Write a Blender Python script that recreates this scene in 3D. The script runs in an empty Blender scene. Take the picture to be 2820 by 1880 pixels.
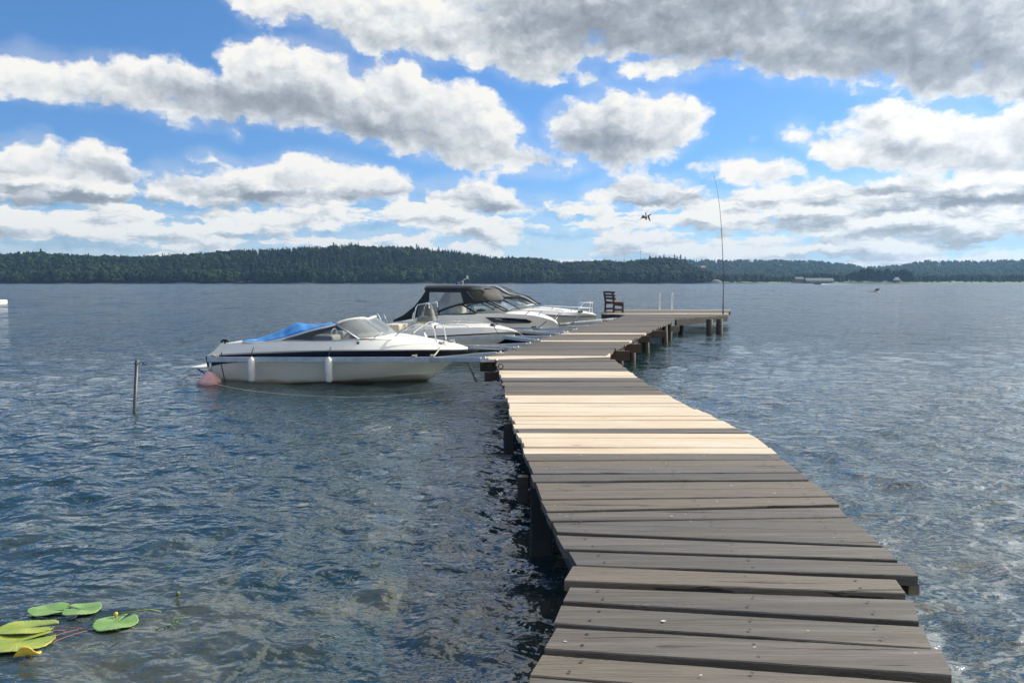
import bpy, bmesh, math, random
import numpy as np
from mathutils import Vector, Matrix, noise as mnoise
random.seed(7); rng = np.random.default_rng(7)
scene = bpy.context.scene
COL = scene.collection
# ------------------------------------------------------------------ camera
EYE = 1.85; FPX = 2120.0; HOR = 777.0; PITCH = math.atan((940 - HOR) / FPX)
cam = bpy.data.cameras.new('camera'); camo = bpy.data.objects.new('camera', cam); COL.objects.link(camo)
cam.sensor_width = 36; cam.lens = 36 * FPX / 2820; cam.clip_start = 0.05; cam.clip_end = 20000
camo.location = (0, 0, EYE); camo.rotation_euler = (math.pi / 2 - PITCH, 0, 0)
scene.camera = camo
CA, SA = math.cos(PITCH), math.sin(PITCH)
def ray(px, py):
    x = px - 1410; y = 940 - py
    return Vector((x, y * SA + FPX * CA, y * CA - FPX * SA))
def at_z(px, py, z):                      # point of the photo on a level plane
    d = ray(px, py); k = (z - EYE) / d.z
    return Vector((d.x * k, d.y * k, z))
def at_y(px, py, Y):                      # point of the photo at a given distance
    d = ray(px, py); k = Y / d.y
    return Vector((d.x * k, Y, EYE + d.z * k))
# ------------------------------------------------------------------ light
SUN_AZ = math.radians(59); SUN_EL = math.radians(33)
sun = bpy.data.lights.new('sun', 'SUN'); suno = bpy.data.objects.new('sun', sun); COL.objects.link(suno)
sun.energy = 4.7; sun.angle = math.radians(0.5); sun.color = (1, 0.94, 0.85)
sd = Vector((math.sin(SUN_AZ) * math.cos(SUN_EL), math.cos(SUN_AZ) * math.cos(SUN_EL), math.sin(SUN_EL)))
suno.rotation_euler = sd.to_track_quat('Z', 'Y').to_euler()
scene.view_settings.view_transform = 'Standard'; scene.view_settings.look = 'None'
scene.view_settings.exposure = 0.15; scene.view_settings.gamma = 1.0
scene.cycles.sample_clamp_direct = 3.0
# ------------------------------------------------------------------ node helpers
class NT:
    def __init__(s, nt): s.nt = nt; s.L = nt.links
    def n(s, t, **kw):
        o = s.nt.nodes.new(t)
        for k, v in kw.items(): setattr(o, k, v)
        return o
    def put(s, sock, v):
        if isinstance(v, bpy.types.NodeSocket): s.L.new(v, sock)
        elif v is not None: sock.default_value = v
    def math(s, op, a, b=None, c=None, clamp=False):
        o = s.n('ShaderNodeMath', operation=op, use_clamp=clamp)
        s.put(o.inputs[0], a); s.put(o.inputs[1], b)
        if c is not None: s.put(o.inputs[2], c)
        return o.outputs[0]
    def vmath(s, op, a, b=None, scale=None):
        o = s.n('ShaderNodeVectorMath', operation=op)
        s.put(o.inputs[0], a); s.put(o.inputs[1], b)
        if scale is not None: s.put(o.inputs['Scale'], scale)
        return o.outputs[0]
    def comb(s, x, y, z=0.0):
        o = s.n('ShaderNodeCombineXYZ'); s.put(o.inputs[0], x); s.put(o.inputs[1], y); s.put(o.inputs[2], z); return o.outputs[0]
    def noise(s, vec, scale, detail=2.0, rough=0.5, dist=0.0, out='Fac', **kw):
        o = s.n('ShaderNodeTexNoise', **kw); s.put(o.inputs['Vector'], vec)
        o.inputs['Scale'].default_value = scale; o.inputs['Detail'].default_value = detail
        o.inputs['Roughness'].default_value = rough; o.inputs['Distortion'].default_value = dist
        return o.outputs[out]
    def smooth(s, v, a, b, lo=0.0, hi=1.0):
        o = s.n('ShaderNodeMapRange', interpolation_type='SMOOTHSTEP'); s.put(o.inputs[0], v)
        for i, q in enumerate((a, b, lo, hi)): o.inputs[i + 1].default_value = q
        return o.outputs[0]
    def lin(s, v, a, b, lo=0.0, hi=1.0):
        o = s.n('ShaderNodeMapRange'); s.put(o.inputs[0], v)
        for i, q in enumerate((a, b, lo, hi)): o.inputs[i + 1].default_value = q
        return o.outputs[0]
    def mix(s, f, a, b, blend='MIX'):
        o = s.n('ShaderNodeMix', data_type='RGBA', blend_type=blend)
        s.put(o.inputs['Factor'], f)
        for k, v in ((6, a), (7, b)):
            if isinstance(v, tuple) and len(v) == 3: v = (*v, 1)
            s.put(o.inputs[k], v)
        return o.outputs[2]
    def map(s, v, loc=(0, 0, 0), rot=(0, 0, 0), sc=(1, 1, 1), vt='POINT'):
        o = s.n('ShaderNodeMapping', vector_type=vt); s.put(o.inputs[0], v)
        o.inputs['Location'].default_value = loc; o.inputs['Rotation'].default_value = rot; o.inputs['Scale'].default_value = sc
        return o.outputs[0]
# ------------------------------------------------------------------ world: sky with cumulus
world = bpy.data.worlds.new('World'); scene.world = world; world.use_nodes = True
W = NT(world.node_tree); world.node_tree.nodes.clear()
# cloud banks traced in the photo's 2352-wide scale, then turned into azimuth / elevation
BANKS = [
 [(-60,160),(10,112),(60,98),(150,128),(240,128),(330,133),(400,138),(470,163),(520,180),(512,130),(520,103),(600,88),(680,92),(740,103),(790,132),(812,166),(860,148),(920,138),(968,143),(978,180),(1040,200),(1090,183),(1132,208),(1180,255),(1208,300),(1195,330),(1250,345),(1355,375),(1300,395),(1180,402),(1080,395),(1000,370),(930,352),(830,322),(700,292),(560,285),(540,318),(500,290),(420,288),(380,270),(280,250),(150,235),(-60,215)],
 [(500,-50),(515,0),(545,38),(575,58),(640,50),(700,52),(740,85),(800,108),(860,137),(930,125),(990,150),(1080,150),(1130,165),(1200,188),(1280,185),(1300,165),(1335,195),(1395,197),(1380,170),(1335,150),(1420,138),(1560,150),(1700,130),(1760,178),(1850,182),(1950,205),(2050,190),(2110,232),(2200,240),(2500,235),(2800,-260),(1650,-260),(1300,-70),(900,-60)],
 [(1408,165),(1440,135),(1500,112),(1600,115),(1660,140),(1700,160),(1640,160),(1600,175),(1530,187),(1450,180)],
 [(1248,262),(1300,233),(1350,222),(1400,203),(1470,212),(1540,207),(1590,232),(1622,265),(1612,312),(1570,352),(1480,383),(1390,383),(1280,350),(1243,312)],
 [(1592,385),(1650,360),(1720,348),(1790,360),(1850,375),(1872,400),(1850,425),(1780,428),(1700,422),(1640,405)],
 [(1785,303),(1820,283),(1880,300),(1930,290),(1960,253),(2050,222),(2120,240),(2200,248),(2280,252),(2360,232),(2700,200),(2700,420),(2352,430),(2100,410),(1900,390),(1850,350)],
 [(1760,430),(1860,395),(1980,400),(2100,385),(2352,380),(2700,380),(2700,560),(2352,560),(1900,555),(1650,545),(1675,500),(1740,470)],
 [(1318,457),(1340,433),(1400,404),(1480,398),(1560,404),(1612,430),(1645,470),(1630,502),(1500,492),(1400,482)],
 [(-80,350),(50,313),(110,308),(150,345),(210,323),(270,350),(300,380),(340,400),(320,440),(290,492),(150,482),(-80,470)],
 [(320,400),(370,375),(440,395),(482,385),(438,365),(480,353),(560,375),(620,358),(660,347),(760,353),(860,373),(932,400),(955,440),(940,475),(820,470),(700,492),(560,472),(430,482),(320,470)],
 [(960,430),(1000,418),(1080,403),(1150,430),(1200,460),(1290,470),(1330,482),(1290,502),(1150,500),(1010,500),(950,480)],
 [(380,490),(450,478),(560,480),(650,470),(760,480),(850,500),(880,525),(760,535),(600,520),(430,515)], [(935,515),(975,498),(1010,505),(1030,530),(960,535)], [(60,500),(200,485),(330,495),(430,525),(330,545),(150,530)]]
WISPS = [(100,95,60,14,-25,.55),(360,75,34,14,-15,.5),(345,118,30,10,-40,.4),(1730,314,16,9,0,.75),(525,306,26,14,0,.6),(600,85,60,14,0,.3),(480,130,60,16,-30,.35),(1230,400,60,14,0,.35),(1220,240,20,14,0,.35)]
SH = [(200,250,230,38,6,.8),(560,240,260,60,8,.9),(800,275,230,42,6,.8),(1000,330,170,30,8,.6),(1400,320,135,52,0,1.15),(1300,345,90,25,0,.5),
 (1420,45,220,70,5,1.15),(1750,60,260,85,0,1.25),(2050,100,280,70,8,1.35),(2250,130,160,60,0,.7),(1200,60,140,60,0,.7),(2260,330,170,25,0,.8),(2000,345,120,22,0,.5),
 (1760,410,110,22,0,.7),(2080,450,150,28,0,.9),(2290,470,150,28,0,.9),(1480,460,130,20,0,.9),(120,455,170,24,0,.8),(520,440,180,24,0,.9),(760,455,170,22,0,.8),(230,400,90,30,0,.5),
 (1120,465,140,18,0,.7),(1180,535,180,12,0,.7),(400,545,180,12,0,.7),(800,560,200,10,0,.6),(1500,560,180,10,0,.7),(1900,545,200,14,0,.8),(2250,560,200,16,0,.9),(720,70,100,40,0,.35),(2000,-90,600,110,0,1.2)]
K = 2120 / 1.199
def dom(x, y):  # photo position -> azimuth, elevation
    d = ray(x * 1.199, y * 1.199); return math.atan2(d.x, d.y), math.atan2(d.z, math.hypot(d.x, d.y))
AZ0, AZ1, EL0, EL1, NA, NE = -0.72, 0.72, 0.0, 0.62, 400, 220
ga, ge = np.meshgrid(np.linspace(AZ0, AZ1, NA), np.linspace(EL0, EL1, NE), indexing='ij')
def field(lst, grow):
    tot = np.zeros_like(ga)
    for e in lst:
        a_, e_ = dom(e[0], e[1]); t = math.radians(e[4]); dx = ga - a_; dy = ge - e_
        u = (dx * math.cos(t) - dy * math.sin(t)) / (e[2] / K * grow); v = (dx * math.sin(t) + dy * math.cos(t)) / (e[3] / K * grow)
        w = e[5] if len(e) > 5 else 1.0
        tot += w * np.exp(-1.1 * (u * u + v * v)) * (1.0 if len(e) > 5 else 1.0)
    return tot
def sdist(poly):       # signed distance to a traced outline, in the 2352-wide scale, positive inside
    p = [dom(*q) for q in poly]; inside = np.zeros(ga.shape, bool); dm = np.full(ga.shape, 9.0)
    for (x0, y0), (x1, y1) in zip(p, p[1:] + p[:1]):
        t = np.clip(((ga - x0) * (x1 - x0) + (ge - y0) * (y1 - y0)) / ((x1 - x0) ** 2 + (y1 - y0) ** 2), 0, 1)
        dm = np.minimum(dm, np.hypot(ga - x0 - t * (x1 - x0), ge - y0 - t * (y1 - y0)))
        cr_ = (y0 > ge) != (y1 > ge); inside ^= cr_ & (ga < (x1 - x0) * (ge - y0) / ((y1 - y0) or 1e-9) + x0)
    return np.where(inside, dm, -dm) * K
Sf = np.clip(field(SH, 1.0), 0, 1.3)
best = np.full(ga.shape, -999.0); Lf = np.full(ga.shape, .9); da = (AZ1 - AZ0) / (NA - 1); de = (EL1 - EL0) / (NE - 1)
for poly in BANKS:
    d_ = sdist(poly); m_ = np.clip(d_ / 40, 0, 1); tau = np.zeros_like(m_)
    for k_ in range(1, 12):   # self-shadowing: march towards the sun, up and to the right
        sa = int(round(k_ * .0045 / da)); se = int(round(k_ * .0085 / de)); sh_ = np.zeros_like(m_); sh_[:NA - sa, :NE - se] = m_[sa:, se:]; tau += sh_ * .085
    w_ = 1 / (1 + np.exp(-(d_ - best) / 8)); Lf = Lf * (1 - w_) + w_ * (.50 + .52 * np.exp(-1.5 * tau)); best = np.maximum(best, d_)
Mf = np.clip(.53 + best / 62, -.5, 1.0); Mf = np.maximum(Mf, -.5 + 1.05 * field(WISPS, 1.2) + .2)
Lf = Lf * (1 - .44 * np.clip(Sf, 0, 1.2))
def lowrank(F, name, rank, A, E):        # the field as a sum of products of curves over azimuth and elevation
    U, S_, Vt = np.linalg.svd(F, full_matrices=False); total = None
    for k in range(0, rank, 3):
        vecs = []
        for arr, src in ((U[:, k:k + 3] * np.sqrt(S_[k:k + 3]), A), (Vt[k:k + 3].T * np.sqrt(S_[k:k + 3]), E)):
            c = W.n('ShaderNodeRGBCurve'); cm = c.mapping; cm.use_clip = False; sc_ = []
            for j in range(3):
                y = arr[:, j]; lo, hi = float(y.min()), float(y.max()); rg = (hi - lo) or 1.0; sc_.append((lo, rg))
                cv = cm.curves[j]; n_ = len(y)
                step = 2; idx = list(range(0, n_, step))
                if idx[-1] != n_ - 1: idx.append(n_ - 1)
                cv.points[0].location = (0, (y[0] - lo) / rg); cv.points[1].location = (1, (y[-1] - lo) / rg)
                for i in idx[1:-1]: cv.points.new(i / (n_ - 1), float((y[i] - lo) / rg))
            cm.update(); W.put(c.inputs[1], src); c.inputs[0].default_value = 1.0
            m = W.n('ShaderNodeVectorMath', operation='MULTIPLY_ADD'); W.L.new(c.outputs[0], m.inputs[0])
            m.inputs[1].default_value = [q[1] for q in sc_]; m.inputs[2].default_value = [q[0] for q in sc_]
            vecs.append(m.outputs[0])
        d = W.n('ShaderNodeVectorMath', operation='DOT_PRODUCT'); W.L.new(vecs[0], d.inputs[0]); W.L.new(vecs[1], d.inputs[1])
        total = d.outputs['Value'] if total is None else W.math('ADD', total, d.outputs['Value'])
    return total
tc = W.n('ShaderNodeTexCoord'); sep = W.n('ShaderNodeSeparateXYZ'); W.put(sep.inputs[0], tc.outputs['Generated'])
az = W.math('ARCTAN2', sep.outputs[0], sep.outputs[1]); el = W.math('ARCSINE', sep.outputs[2])
P = W.comb(az, el)
sq = W.map(P, sc=(1, 1.5, 1))
D2 = dict(noise_dimensions='2D')
def centred(col, amt):
    return W.vmath('MULTIPLY', W.vmath('SUBTRACT', col, (0.5, 0.5, 0.5)), amt)
warp = W.vmath('ADD', centred(W.noise(sq, 8, 2, .5, out='Color', **D2), (0.018, 0.010, 0)), centred(W.noise(sq, 45, 3, .6, out='Color', **D2), (0.014, 0.012, 0)))
PW = W.vmath('ADD', P, warp)
def triple(p):
    o = W.n('ShaderNodeSeparateXYZ'); W.put(o.inputs[0], p)
    A = W.lin(o.outputs[0], AZ0, AZ1); E = W.lin(o.outputs[1], EL0, EL1)
    return W.comb(A, A, A), W.comb(E, E, E)
def fbm(p):     # cauliflower billows: fractal noise plus cellular lumps
    q = W.map(p, sc=(1, 1.4, 1))
    a = W.noise(q, 16, 6, .55, **D2)
    vo = W.n('ShaderNodeTexVoronoi', feature='F1', voronoi_dimensions='2D', normalize=True); W.put(vo.inputs['Vector'], q)
    vo.inputs['Scale'].default_value = 34; vo.inputs['Detail'].default_value = 3; vo.inputs['Roughness'].default_value = .5
    b = W.math('SUBTRACT', 0.35, vo.outputs['Distance'])
    return W.math('ADD', W.math('MULTIPLY', W.math('SUBTRACT', a, .5), 1.0), W.math('MULTIPLY', b, .55))
def rows(p):
    return W.noise(W.map(p, sc=(9, 40, 1)), 1.0, 5, .55, **D2)
lowm = W.math('MULTIPLY', W.smooth(el, -.015, 0.008), W.smooth(el, 0.135, 0.085))
R1 = rows(PW)
low = W.math('MULTIPLY', W.math('SUBTRACT', R1, .24), W.math('MULTIPLY', lowm, 3.2))
outm = W.math('MAXIMUM', W.smooth(el, .50, .60), W.smooth(W.math('ABSOLUTE', az), .62, .72))
out = W.math('MULTIPLY', W.math('SUBTRACT', W.noise(sq, 3.0, 2, .5, **D2), W.smooth(az, -.6, .25, .50, .20)), W.math('MULTIPLY', outm, 3.2))
cA, cE = triple(PW)
inm = W.math('SUBTRACT', 1.0, outm)
Mn = W.math('MULTIPLY', lowrank(Mf, 'banks', 42, cA, cE), inm)
Ln = lowrank(Lf, 'banks_light', 24, cA, cE)
dens0 = W.math('MAXIMUM', W.math('MAXIMUM', Mn, low), out)
F1 = fbm(PW)
dens = W.math('ADD', W.math('SUBTRACT', W.math('MULTIPLY', dens0, .95), .47), W.math('MULTIPLY', F1, 1.15))
soft = W.noise(sq, 7, 2, .5, **D2)
alpha = W.smooth(dens, -.04, .33)
veil = W.math('MULTIPLY', W.smooth(W.math('SUBTRACT', dens0, W.math('MULTIPLY', soft, .5)), -0.1, .5), 0.22)
alpha = W.math('MAXIMUM', W.math('MAXIMUM', alpha, veil), W.smooth(el, .14, .0, 0, .5))
F2 = fbm(W.vmath('ADD', PW, (0.008, 0.014, 0)))
relief = W.math('ADD', W.math('MULTIPLY', W.math('SUBTRACT', F1, F2), 1.0), W.smooth(dens, .6, .0, 0, .12))
lowsh = W.math('MULTIPLY', W.math('SUBTRACT', rows(W.vmath('ADD', PW, (0.004, 0.009, 0))), R1), W.math('MULTIPLY', lowm, 3.0))
thick = W.smooth(dens, .1, .5, -.05, .05)
lit = W.math('ADD', W.math('MULTIPLY', W.math('ADD', W.math('MULTIPLY', Ln, inm), W.math('MULTIPLY', outm, .95)), .98), W.math('ADD', relief, W.math('MULTIPLY', W.math('SUBTRACT', soft, .5), .35)))
lit = W.math('SUBTRACT', W.math('SUBTRACT', lit, lowsh), thick)
ramp = W.n('ShaderNodeValToRGB'); W.put(ramp.inputs[0], lit); cr = ramp.color_ramp
cr.elements[0].position = 0.0; cr.elements[0].color = (.25, .285, .33, 1)
cr.elements[1].position = 1.05 / 1.05; cr.elements[1].color = (.90, .885, .845, 1)
for p_, c_ in ((.3, (.36, .405, .46, 1)), (.55, (.54, .58, .62, 1)), (.8, (.76, .78, .79, 1))):
    e_ = cr.elements.new(p_); e_.color = c_
ccol = W.mix(W.smooth(el, .12, 0.0, 0, .45), ramp.outputs[0], (.62, .70, .74))
sky = W.n('ShaderNodeTexSky', sky_type='NISHITA', sun_disc=False)
sky.sun_elevation = SUN_EL; sky.sun_rotation = SUN_AZ; sky.air_density = 1.0; sky.dust_density = 0.3; sky.ozone_density = 3.0
tint = W.n('ShaderNodeValToRGB'); W.put(tint.inputs[0], W.lin(el, 0, .5)); tr = tint.color_ramp
tr.elements[0].color = (.46, .72, 1.12, 1); tr.elements[1].position = .8; tr.elements[1].color = (.58, .86, 1.12, 1)
e_ = tr.elements.new(.2); e_.color = (.46, .70, 1.02, 1)
bgs = W.n('ShaderNodeBackground'); W.put(bgs.inputs[0], W.mix(1.0, sky.outputs[0], tint.outputs[0], 'MULTIPLY')); bgs.inputs[1].default_value = 0.12
dt = W.n('ShaderNodeVectorMath', operation='DOT_PRODUCT'); W.put(dt.inputs[0], tc.outputs['Generated']); dt.inputs[1].default_value = sd
glow = W.math('POWER', W.math('MAXIMUM', dt.outputs['Value'], 0.0), 8.0)
ccol = W.vmath('SCALE', ccol, scale=W.math('ADD', W.math('ADD', .97, W.smooth(el, .45, .9, 0, .35)), W.math('MULTIPLY', glow, W.math('ADD', .7, W.math('MULTIPLY', outm, 1.5)))))
bgc = W.n('ShaderNodeBackground'); W.put(bgc.inputs[0], ccol); bgc.inputs[1].default_value = 1.0
mx = W.n('ShaderNodeMixShader'); W.put(mx.inputs[0], alpha)
W.L.new(bgs.outputs[0], mx.inputs[1]); W.L.new(bgc.outputs[0], mx.inputs[2])
wo = W.n('ShaderNodeOutputWorld'); W.L.new(mx.outputs[0], wo.inputs[0])
world.cycles.sampling_method = 'MANUAL'; world.cycles.sample_map_resolution = 512
# ------------------------------------------------------------------ object helpers
def tag(o, label=None, cat=None, group=None, kind=None):
    if label: o['label'] = label
    if cat: o['category'] = cat
    if group: o['group'] = group
    if kind: o['kind'] = kind
    return o
def empty(name, loc=(0, 0, 0), rz=0.0, **kw):
    o = bpy.data.objects.new(name, None); COL.objects.link(o); o.empty_display_size = .1
    o.location = loc; o.rotation_euler = (0, 0, rz); return tag(o, **kw)
AUTOSPLIT = [False]
class MB:
    """collects shapes, then links them as one mesh object"""
    def __init__(s): s.v = []; s.f = []; s.sm = []; s.att = []; s.cur = 0.0
    def add(s, vs, fs, smooth=False):
        b = len(s.v); s.v += [tuple(v) for v in vs]
        for f in fs: s.f.append(tuple(b + i for i in f)); s.sm.append(smooth); s.att.append(s.cur)
    def box(s, c, size, rot=None):
        hx, hy, hz = (q / 2 for q in size)
        vs = [Vector((x, y, z)) for x in (-hx, hx) for y in (-hy, hy) for z in (-hz, hz)]
        if rot is not None: vs = [rot @ v for v in vs]
        s.add([v + Vector(c) for v in vs], [(0, 1, 3, 2), (4, 6, 7, 5), (0, 4, 5, 1), (2, 3, 7, 6), (0, 2, 6, 4), (1, 5, 7, 3)])
    def beam(s, a, b, w, h, up=(0, 0, 1)):      # box whose axis runs a -> b, width w across, height h up
        a = Vector(a); b = Vector(b); d = (b - a); L = d.length; d.normalize()
        x = d.cross(Vector(up)); x.normalize(); u = x.cross(d)
        vs = []
        for p in (a, b):
            for i, j in ((-1, -1), (1, -1), (1, 1), (-1, 1)): vs.append(p + x * (i * w / 2) + u * (j * h / 2))
        s.add(vs, [(3, 2, 1, 0), (4, 5, 6, 7), (0, 1, 5, 4), (1, 2, 6, 5), (2, 3, 7, 6), (3, 0, 4, 7)])
    def tube(s, pts, r, n=8, caps=True, close=False):
        pts = [Vector(p) for p in pts]; N = len(pts); rs = r if isinstance(r, (list, tuple)) else [r] * N
        t0 = (pts[1] - pts[0]).normalized(); ref = Vector((0, 0, 1)) if abs(t0.z) < .9 else Vector((1, 0, 0))
        x = t0.cross(ref).normalized(); vs = []
        for i, p in enumerate(pts):
            t = ((pts[(i + 1) % N] if (close or i < N - 1) else p) - (pts[i - 1] if (close or i > 0) else p)).normalized()
            x = (x - t * x.dot(t)).normalized(); y = t.cross(x)
            for k in range(n):
                a = 2 * math.pi * k / n; vs.append(p + (x * math.cos(a) + y * math.sin(a)) * rs[i])
        fs = []
        for i in range(N if close else N - 1):
            j = (i + 1) % N
            for k in range(n): fs.append((i * n + k, i * n + (k + 1) % n, j * n + (k + 1) % n, j * n + k))
        s.add(vs, fs, True)
        if caps and not close:
            s.add(vs[:n], [tuple(range(n - 1, -1, -1))]); s.add(vs[-n:], [tuple(range(n))])
    def lathe(s, prof, c=(0, 0, 0), n=16, axis='z', flat=False):
        vs = []
        for r, h in prof:
            for k in range(n):
                a = 2 * math.pi * k / n; q = (r * math.cos(a), r * math.sin(a), h)
                if axis == 'x': q = (q[2], q[0], q[1])
                if axis == 'y': q = (q[0], q[2], q[1])
                vs.append(Vector(q) + Vector(c))
        fs = [(i * n + k, i * n + (k + 1) % n, (i + 1) * n + (k + 1) % n, (i + 1) * n + k) for i in range(len(prof) - 1) for k in range(n)]
        s.add(vs, fs, not flat)
        s.add(vs[:n], [tuple(range(n - 1, -1, -1))]); s.add(vs[-n:], [tuple(range(n))])
    def loft(s, lines, smooth=True, close=False):   # lines: equal-length lists of points
        n = len(lines[0]); vs = [p for l in lines for p in l]; m = len(lines)
        fs = [(i * n + k, i * n + k + 1, ((i + 1) % m) * n + k + 1, ((i + 1) % m) * n + k) for i in range(m if close else m - 1) for k in range(n - 1)]
        s.add(vs, fs, smooth)
    def poly(s, pts): s.add(pts, [tuple(range(len(pts)))])
    def slab(s, pts, n, t):                      # flat polygon given a thickness along n
        pts = [Vector(p) for p in pts]; n = Vector(n).normalized() * t; m = len(pts)
        s.add(pts + [p + n for p in pts], [tuple(range(m - 1, -1, -1)), tuple(range(m, 2 * m))] + [(i, (i + 1) % m, (i + 1) % m + m, i + m) for i in range(m)])
    def build(s, name, mat, parent=None, bevel=0.0, solid=0.0, **kw):
        if AUTOSPLIT[0] and parent is not None and s.v:       # port and starboard pieces that never meet become two parts
            sg = [set((s.v[i][1] > 0) if abs(s.v[i][1]) > .004 else None for i in f) for f in s.f]
            if all(len(q) == 1 and None not in q for q in sg) and len(set().union(*sg)) == 2:
                for side in (True, False):
                    m = MB(); m.v = s.v; keep = [k for k in range(len(s.f)) if side in sg[k]]; used = sorted({i for k in keep for i in s.f[k]}); ix = {o: n for n, o in enumerate(used)}
                    m.v = [s.v[i] for i in used]; m.f = [tuple(ix[i] for i in s.f[k]) for k in keep]; m.sm = [s.sm[k] for k in keep]; m.att = [s.att[k] for k in keep]
                    AUTOSPLIT[0] = False; o = m.build(name, mat, parent, bevel, solid, **kw); AUTOSPLIT[0] = True
                return o
        me = bpy.data.meshes.new(name); me.from_pydata(s.v, [], s.f); me.update()
        me.polygons.foreach_set('use_smooth', s.sm)
        if any(s.att):
            a = me.attributes.new('tone', 'FLOAT', 'FACE'); a.data.foreach_set('value', s.att)
        me.materials.append(mat)
        o = bpy.data.objects.new(name, me); COL.objects.link(o)
        if parent is not None: o.parent = parent
        bm = bmesh.new(); bm.from_mesh(me); bmesh.ops.remove_doubles(bm, verts=bm.verts, dist=1e-5)
        bmesh.ops.recalc_face_normals(bm, faces=bm.faces); bm.to_mesh(me); bm.free()
        if bevel:
            b = o.modifiers.new('bevel', 'BEVEL'); b.width = bevel; b.segments = 2; b.limit_method = 'ANGLE'
        if solid:
            b = o.modifiers.new('solid', 'SOLIDIFY'); b.thickness = solid; b.offset = -1
        return tag(o, **kw)
def spline(pts, n):           # Catmull-Rom through the points, n samples evenly along the length
    P = [Vector(p) for p in pts]; out = []
    if len(P) == 2: return [P[0].lerp(P[1], i / (n - 1)) for i in range(n)]
    Q = [P[0] * 2 - P[1]] + P + [P[-1] * 2 - P[-2]]
    for i in range(1, len(Q) - 2):
        for k in range(12):
            t = k / 12; a, b, c, d = Q[i - 1:i + 3]
            out.append(.5 * ((2 * b) + (c - a) * t + (2 * a - 5 * b + 4 * c - d) * t * t + (3 * b - a - 3 * c + d) * t ** 3))
    out.append(P[-1]); L = [0]
    for i in range(1, len(out)): L.append(L[-1] + (out[i] - out[i - 1]).length)
    res = []; j = 0
    for i in range(n):
        t = L[-1] * i / (n - 1)
        while j < len(L) - 2 and L[j + 1] < t: j += 1
        w = (t - L[j]) / max(1e-9, L[j + 1] - L[j]); res.append(out[j].lerp(out[j + 1], min(1, w)))
    return res
def sag(a, b, drop, n=14):
    a = Vector(a); b = Vector(b)
    return [a.lerp(b, i / (n - 1)) - Vector((0, 0, drop * 4 * (i / (n - 1)) * (1 - i / (n - 1)))) for i in range(n)]
# ------------------------------------------------------------------ materials
def mat(name, color, rough=.5, metal=0.0, spec=.5, bump=None, vary=None, trans=0.0, alpha=None):
    m = bpy.data.materials.new(name); m.use_nodes = True; N = NT(m.node_tree); b = m.node_tree.nodes['Principled BSDF']
    t = N.n('ShaderNodeTexCoord'); co = t.outputs['Object']; base = (*color, 1)
    if vary:     # (scale, amount, second colour)
        base = N.mix(N.math('MULTIPLY', N.smooth(N.noise(co, vary[0], 5, .6), .38, .66), vary[1]), color, vary[2])
    N.put(b.inputs['Base Color'], base); b.inputs['Roughness'].default_value = rough; b.inputs['Metallic'].default_value = metal
    b.inputs['Specular IOR Level'].default_value = spec
    if name == 'hull_gelcoat':      # scum line just above the water
        sz = N.n('ShaderNodeSeparateXYZ'); N.put(sz.inputs[0], co); st = N.math('MULTIPLY', N.smooth(N.math('ADD', sz.outputs[2], N.math('MULTIPLY', N.noise(co, 3, 4), .09)), .13, .05), .75)
        N.put(b.inputs['Base Color'], N.mix(st, base, (.34, .26, .12)))
    if trans: b.inputs['Transmission Weight'].default_value = trans
    if alpha is not None: b.inputs['Alpha'].default_value = alpha
    if bump:
        bp = N.n('ShaderNodeBump'); bp.inputs['Strength'].default_value = bump[1]; bp.inputs['Distance'].default_value = bump[2]
        N.put(bp.inputs['Height'], N.noise(co, bump[0], 4, .6)); N.put(b.inputs['Normal'], bp.outputs[0])
    return m
M = {}
M['gel'] = mat('white_gelcoat', (.84, .81, .72), .28, vary=(2.5, .25, (.72, .69, .59)))
M['hull'] = mat('hull_gelcoat', (.82, .80, .68), .22, vary=(1.6, .4, (.70, .67, .54)))
M['navy'] = mat('navy_stripe', (.004, .008, .026), .3)
M['black'] = mat('black_canvas', (.010, .012, .018), .75, bump=(6, .5, .02))
M['khaki'] = mat('sunlit_khaki_canvas', (.055, .054, .046), .85, bump=(5, .5, .02))  # canopy front: its sunlit khaki grey is put into the canvas colour
M['blue'] = mat('blue_tarpaulin', (.04, .22, .52), .6, bump=(5, .5, .03))
M['alu'] = mat('galvanised_metal', (.50, .53, .55), .42, .75, vary=(7, .5, (.32, .35, .37)))
M['steel'] = mat('polished_steel', (.75, .75, .75), .18, 1.0)
M['darkmetal'] = mat('dark_metal', (.05, .055, .06), .5, .5)
M['rope'] = mat('grey_rope', (.42, .40, .33), .9, bump=(120, .6, .004))
M['ropedark'] = mat('dark_rope', (.045, .05, .055), .9)
M['fender'] = mat('fender_vinyl', (.72, .72, .66), .45, vary=(9, .4, (.5, .5, .42)))
M['buoy'] = mat('faded_red_float', (.72, .44, .42), .6, vary=(5, .5, (.58, .22, .21)))
M['brown'] = mat('brown_stained_timber', (.10, .055, .038), .8, vary=(6, .6, (.05, .035, .03)), bump=(14, .4, .01))
M['rubber'] = mat('black_rubber', (.012, .012, .013), .6)
M['green'] = mat('green_lens', (.0, .10, .06), .2)
M['seat'] = mat('cream_vinyl', (.62, .55, .42), .6, vary=(6, .5, (.5, .40, .26)))
M['birdbrown'] = mat('brown_printed_nylon', (.13, .075, .06), .8, vary=(14, .8, (.30, .20, .17)))
M['bluepaint'] = mat('blue_plastic', (.01, .012, .18), .4)
M['dgrey'] = mat('dark_grey_plastic', (.06, .065, .07), .5)
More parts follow.
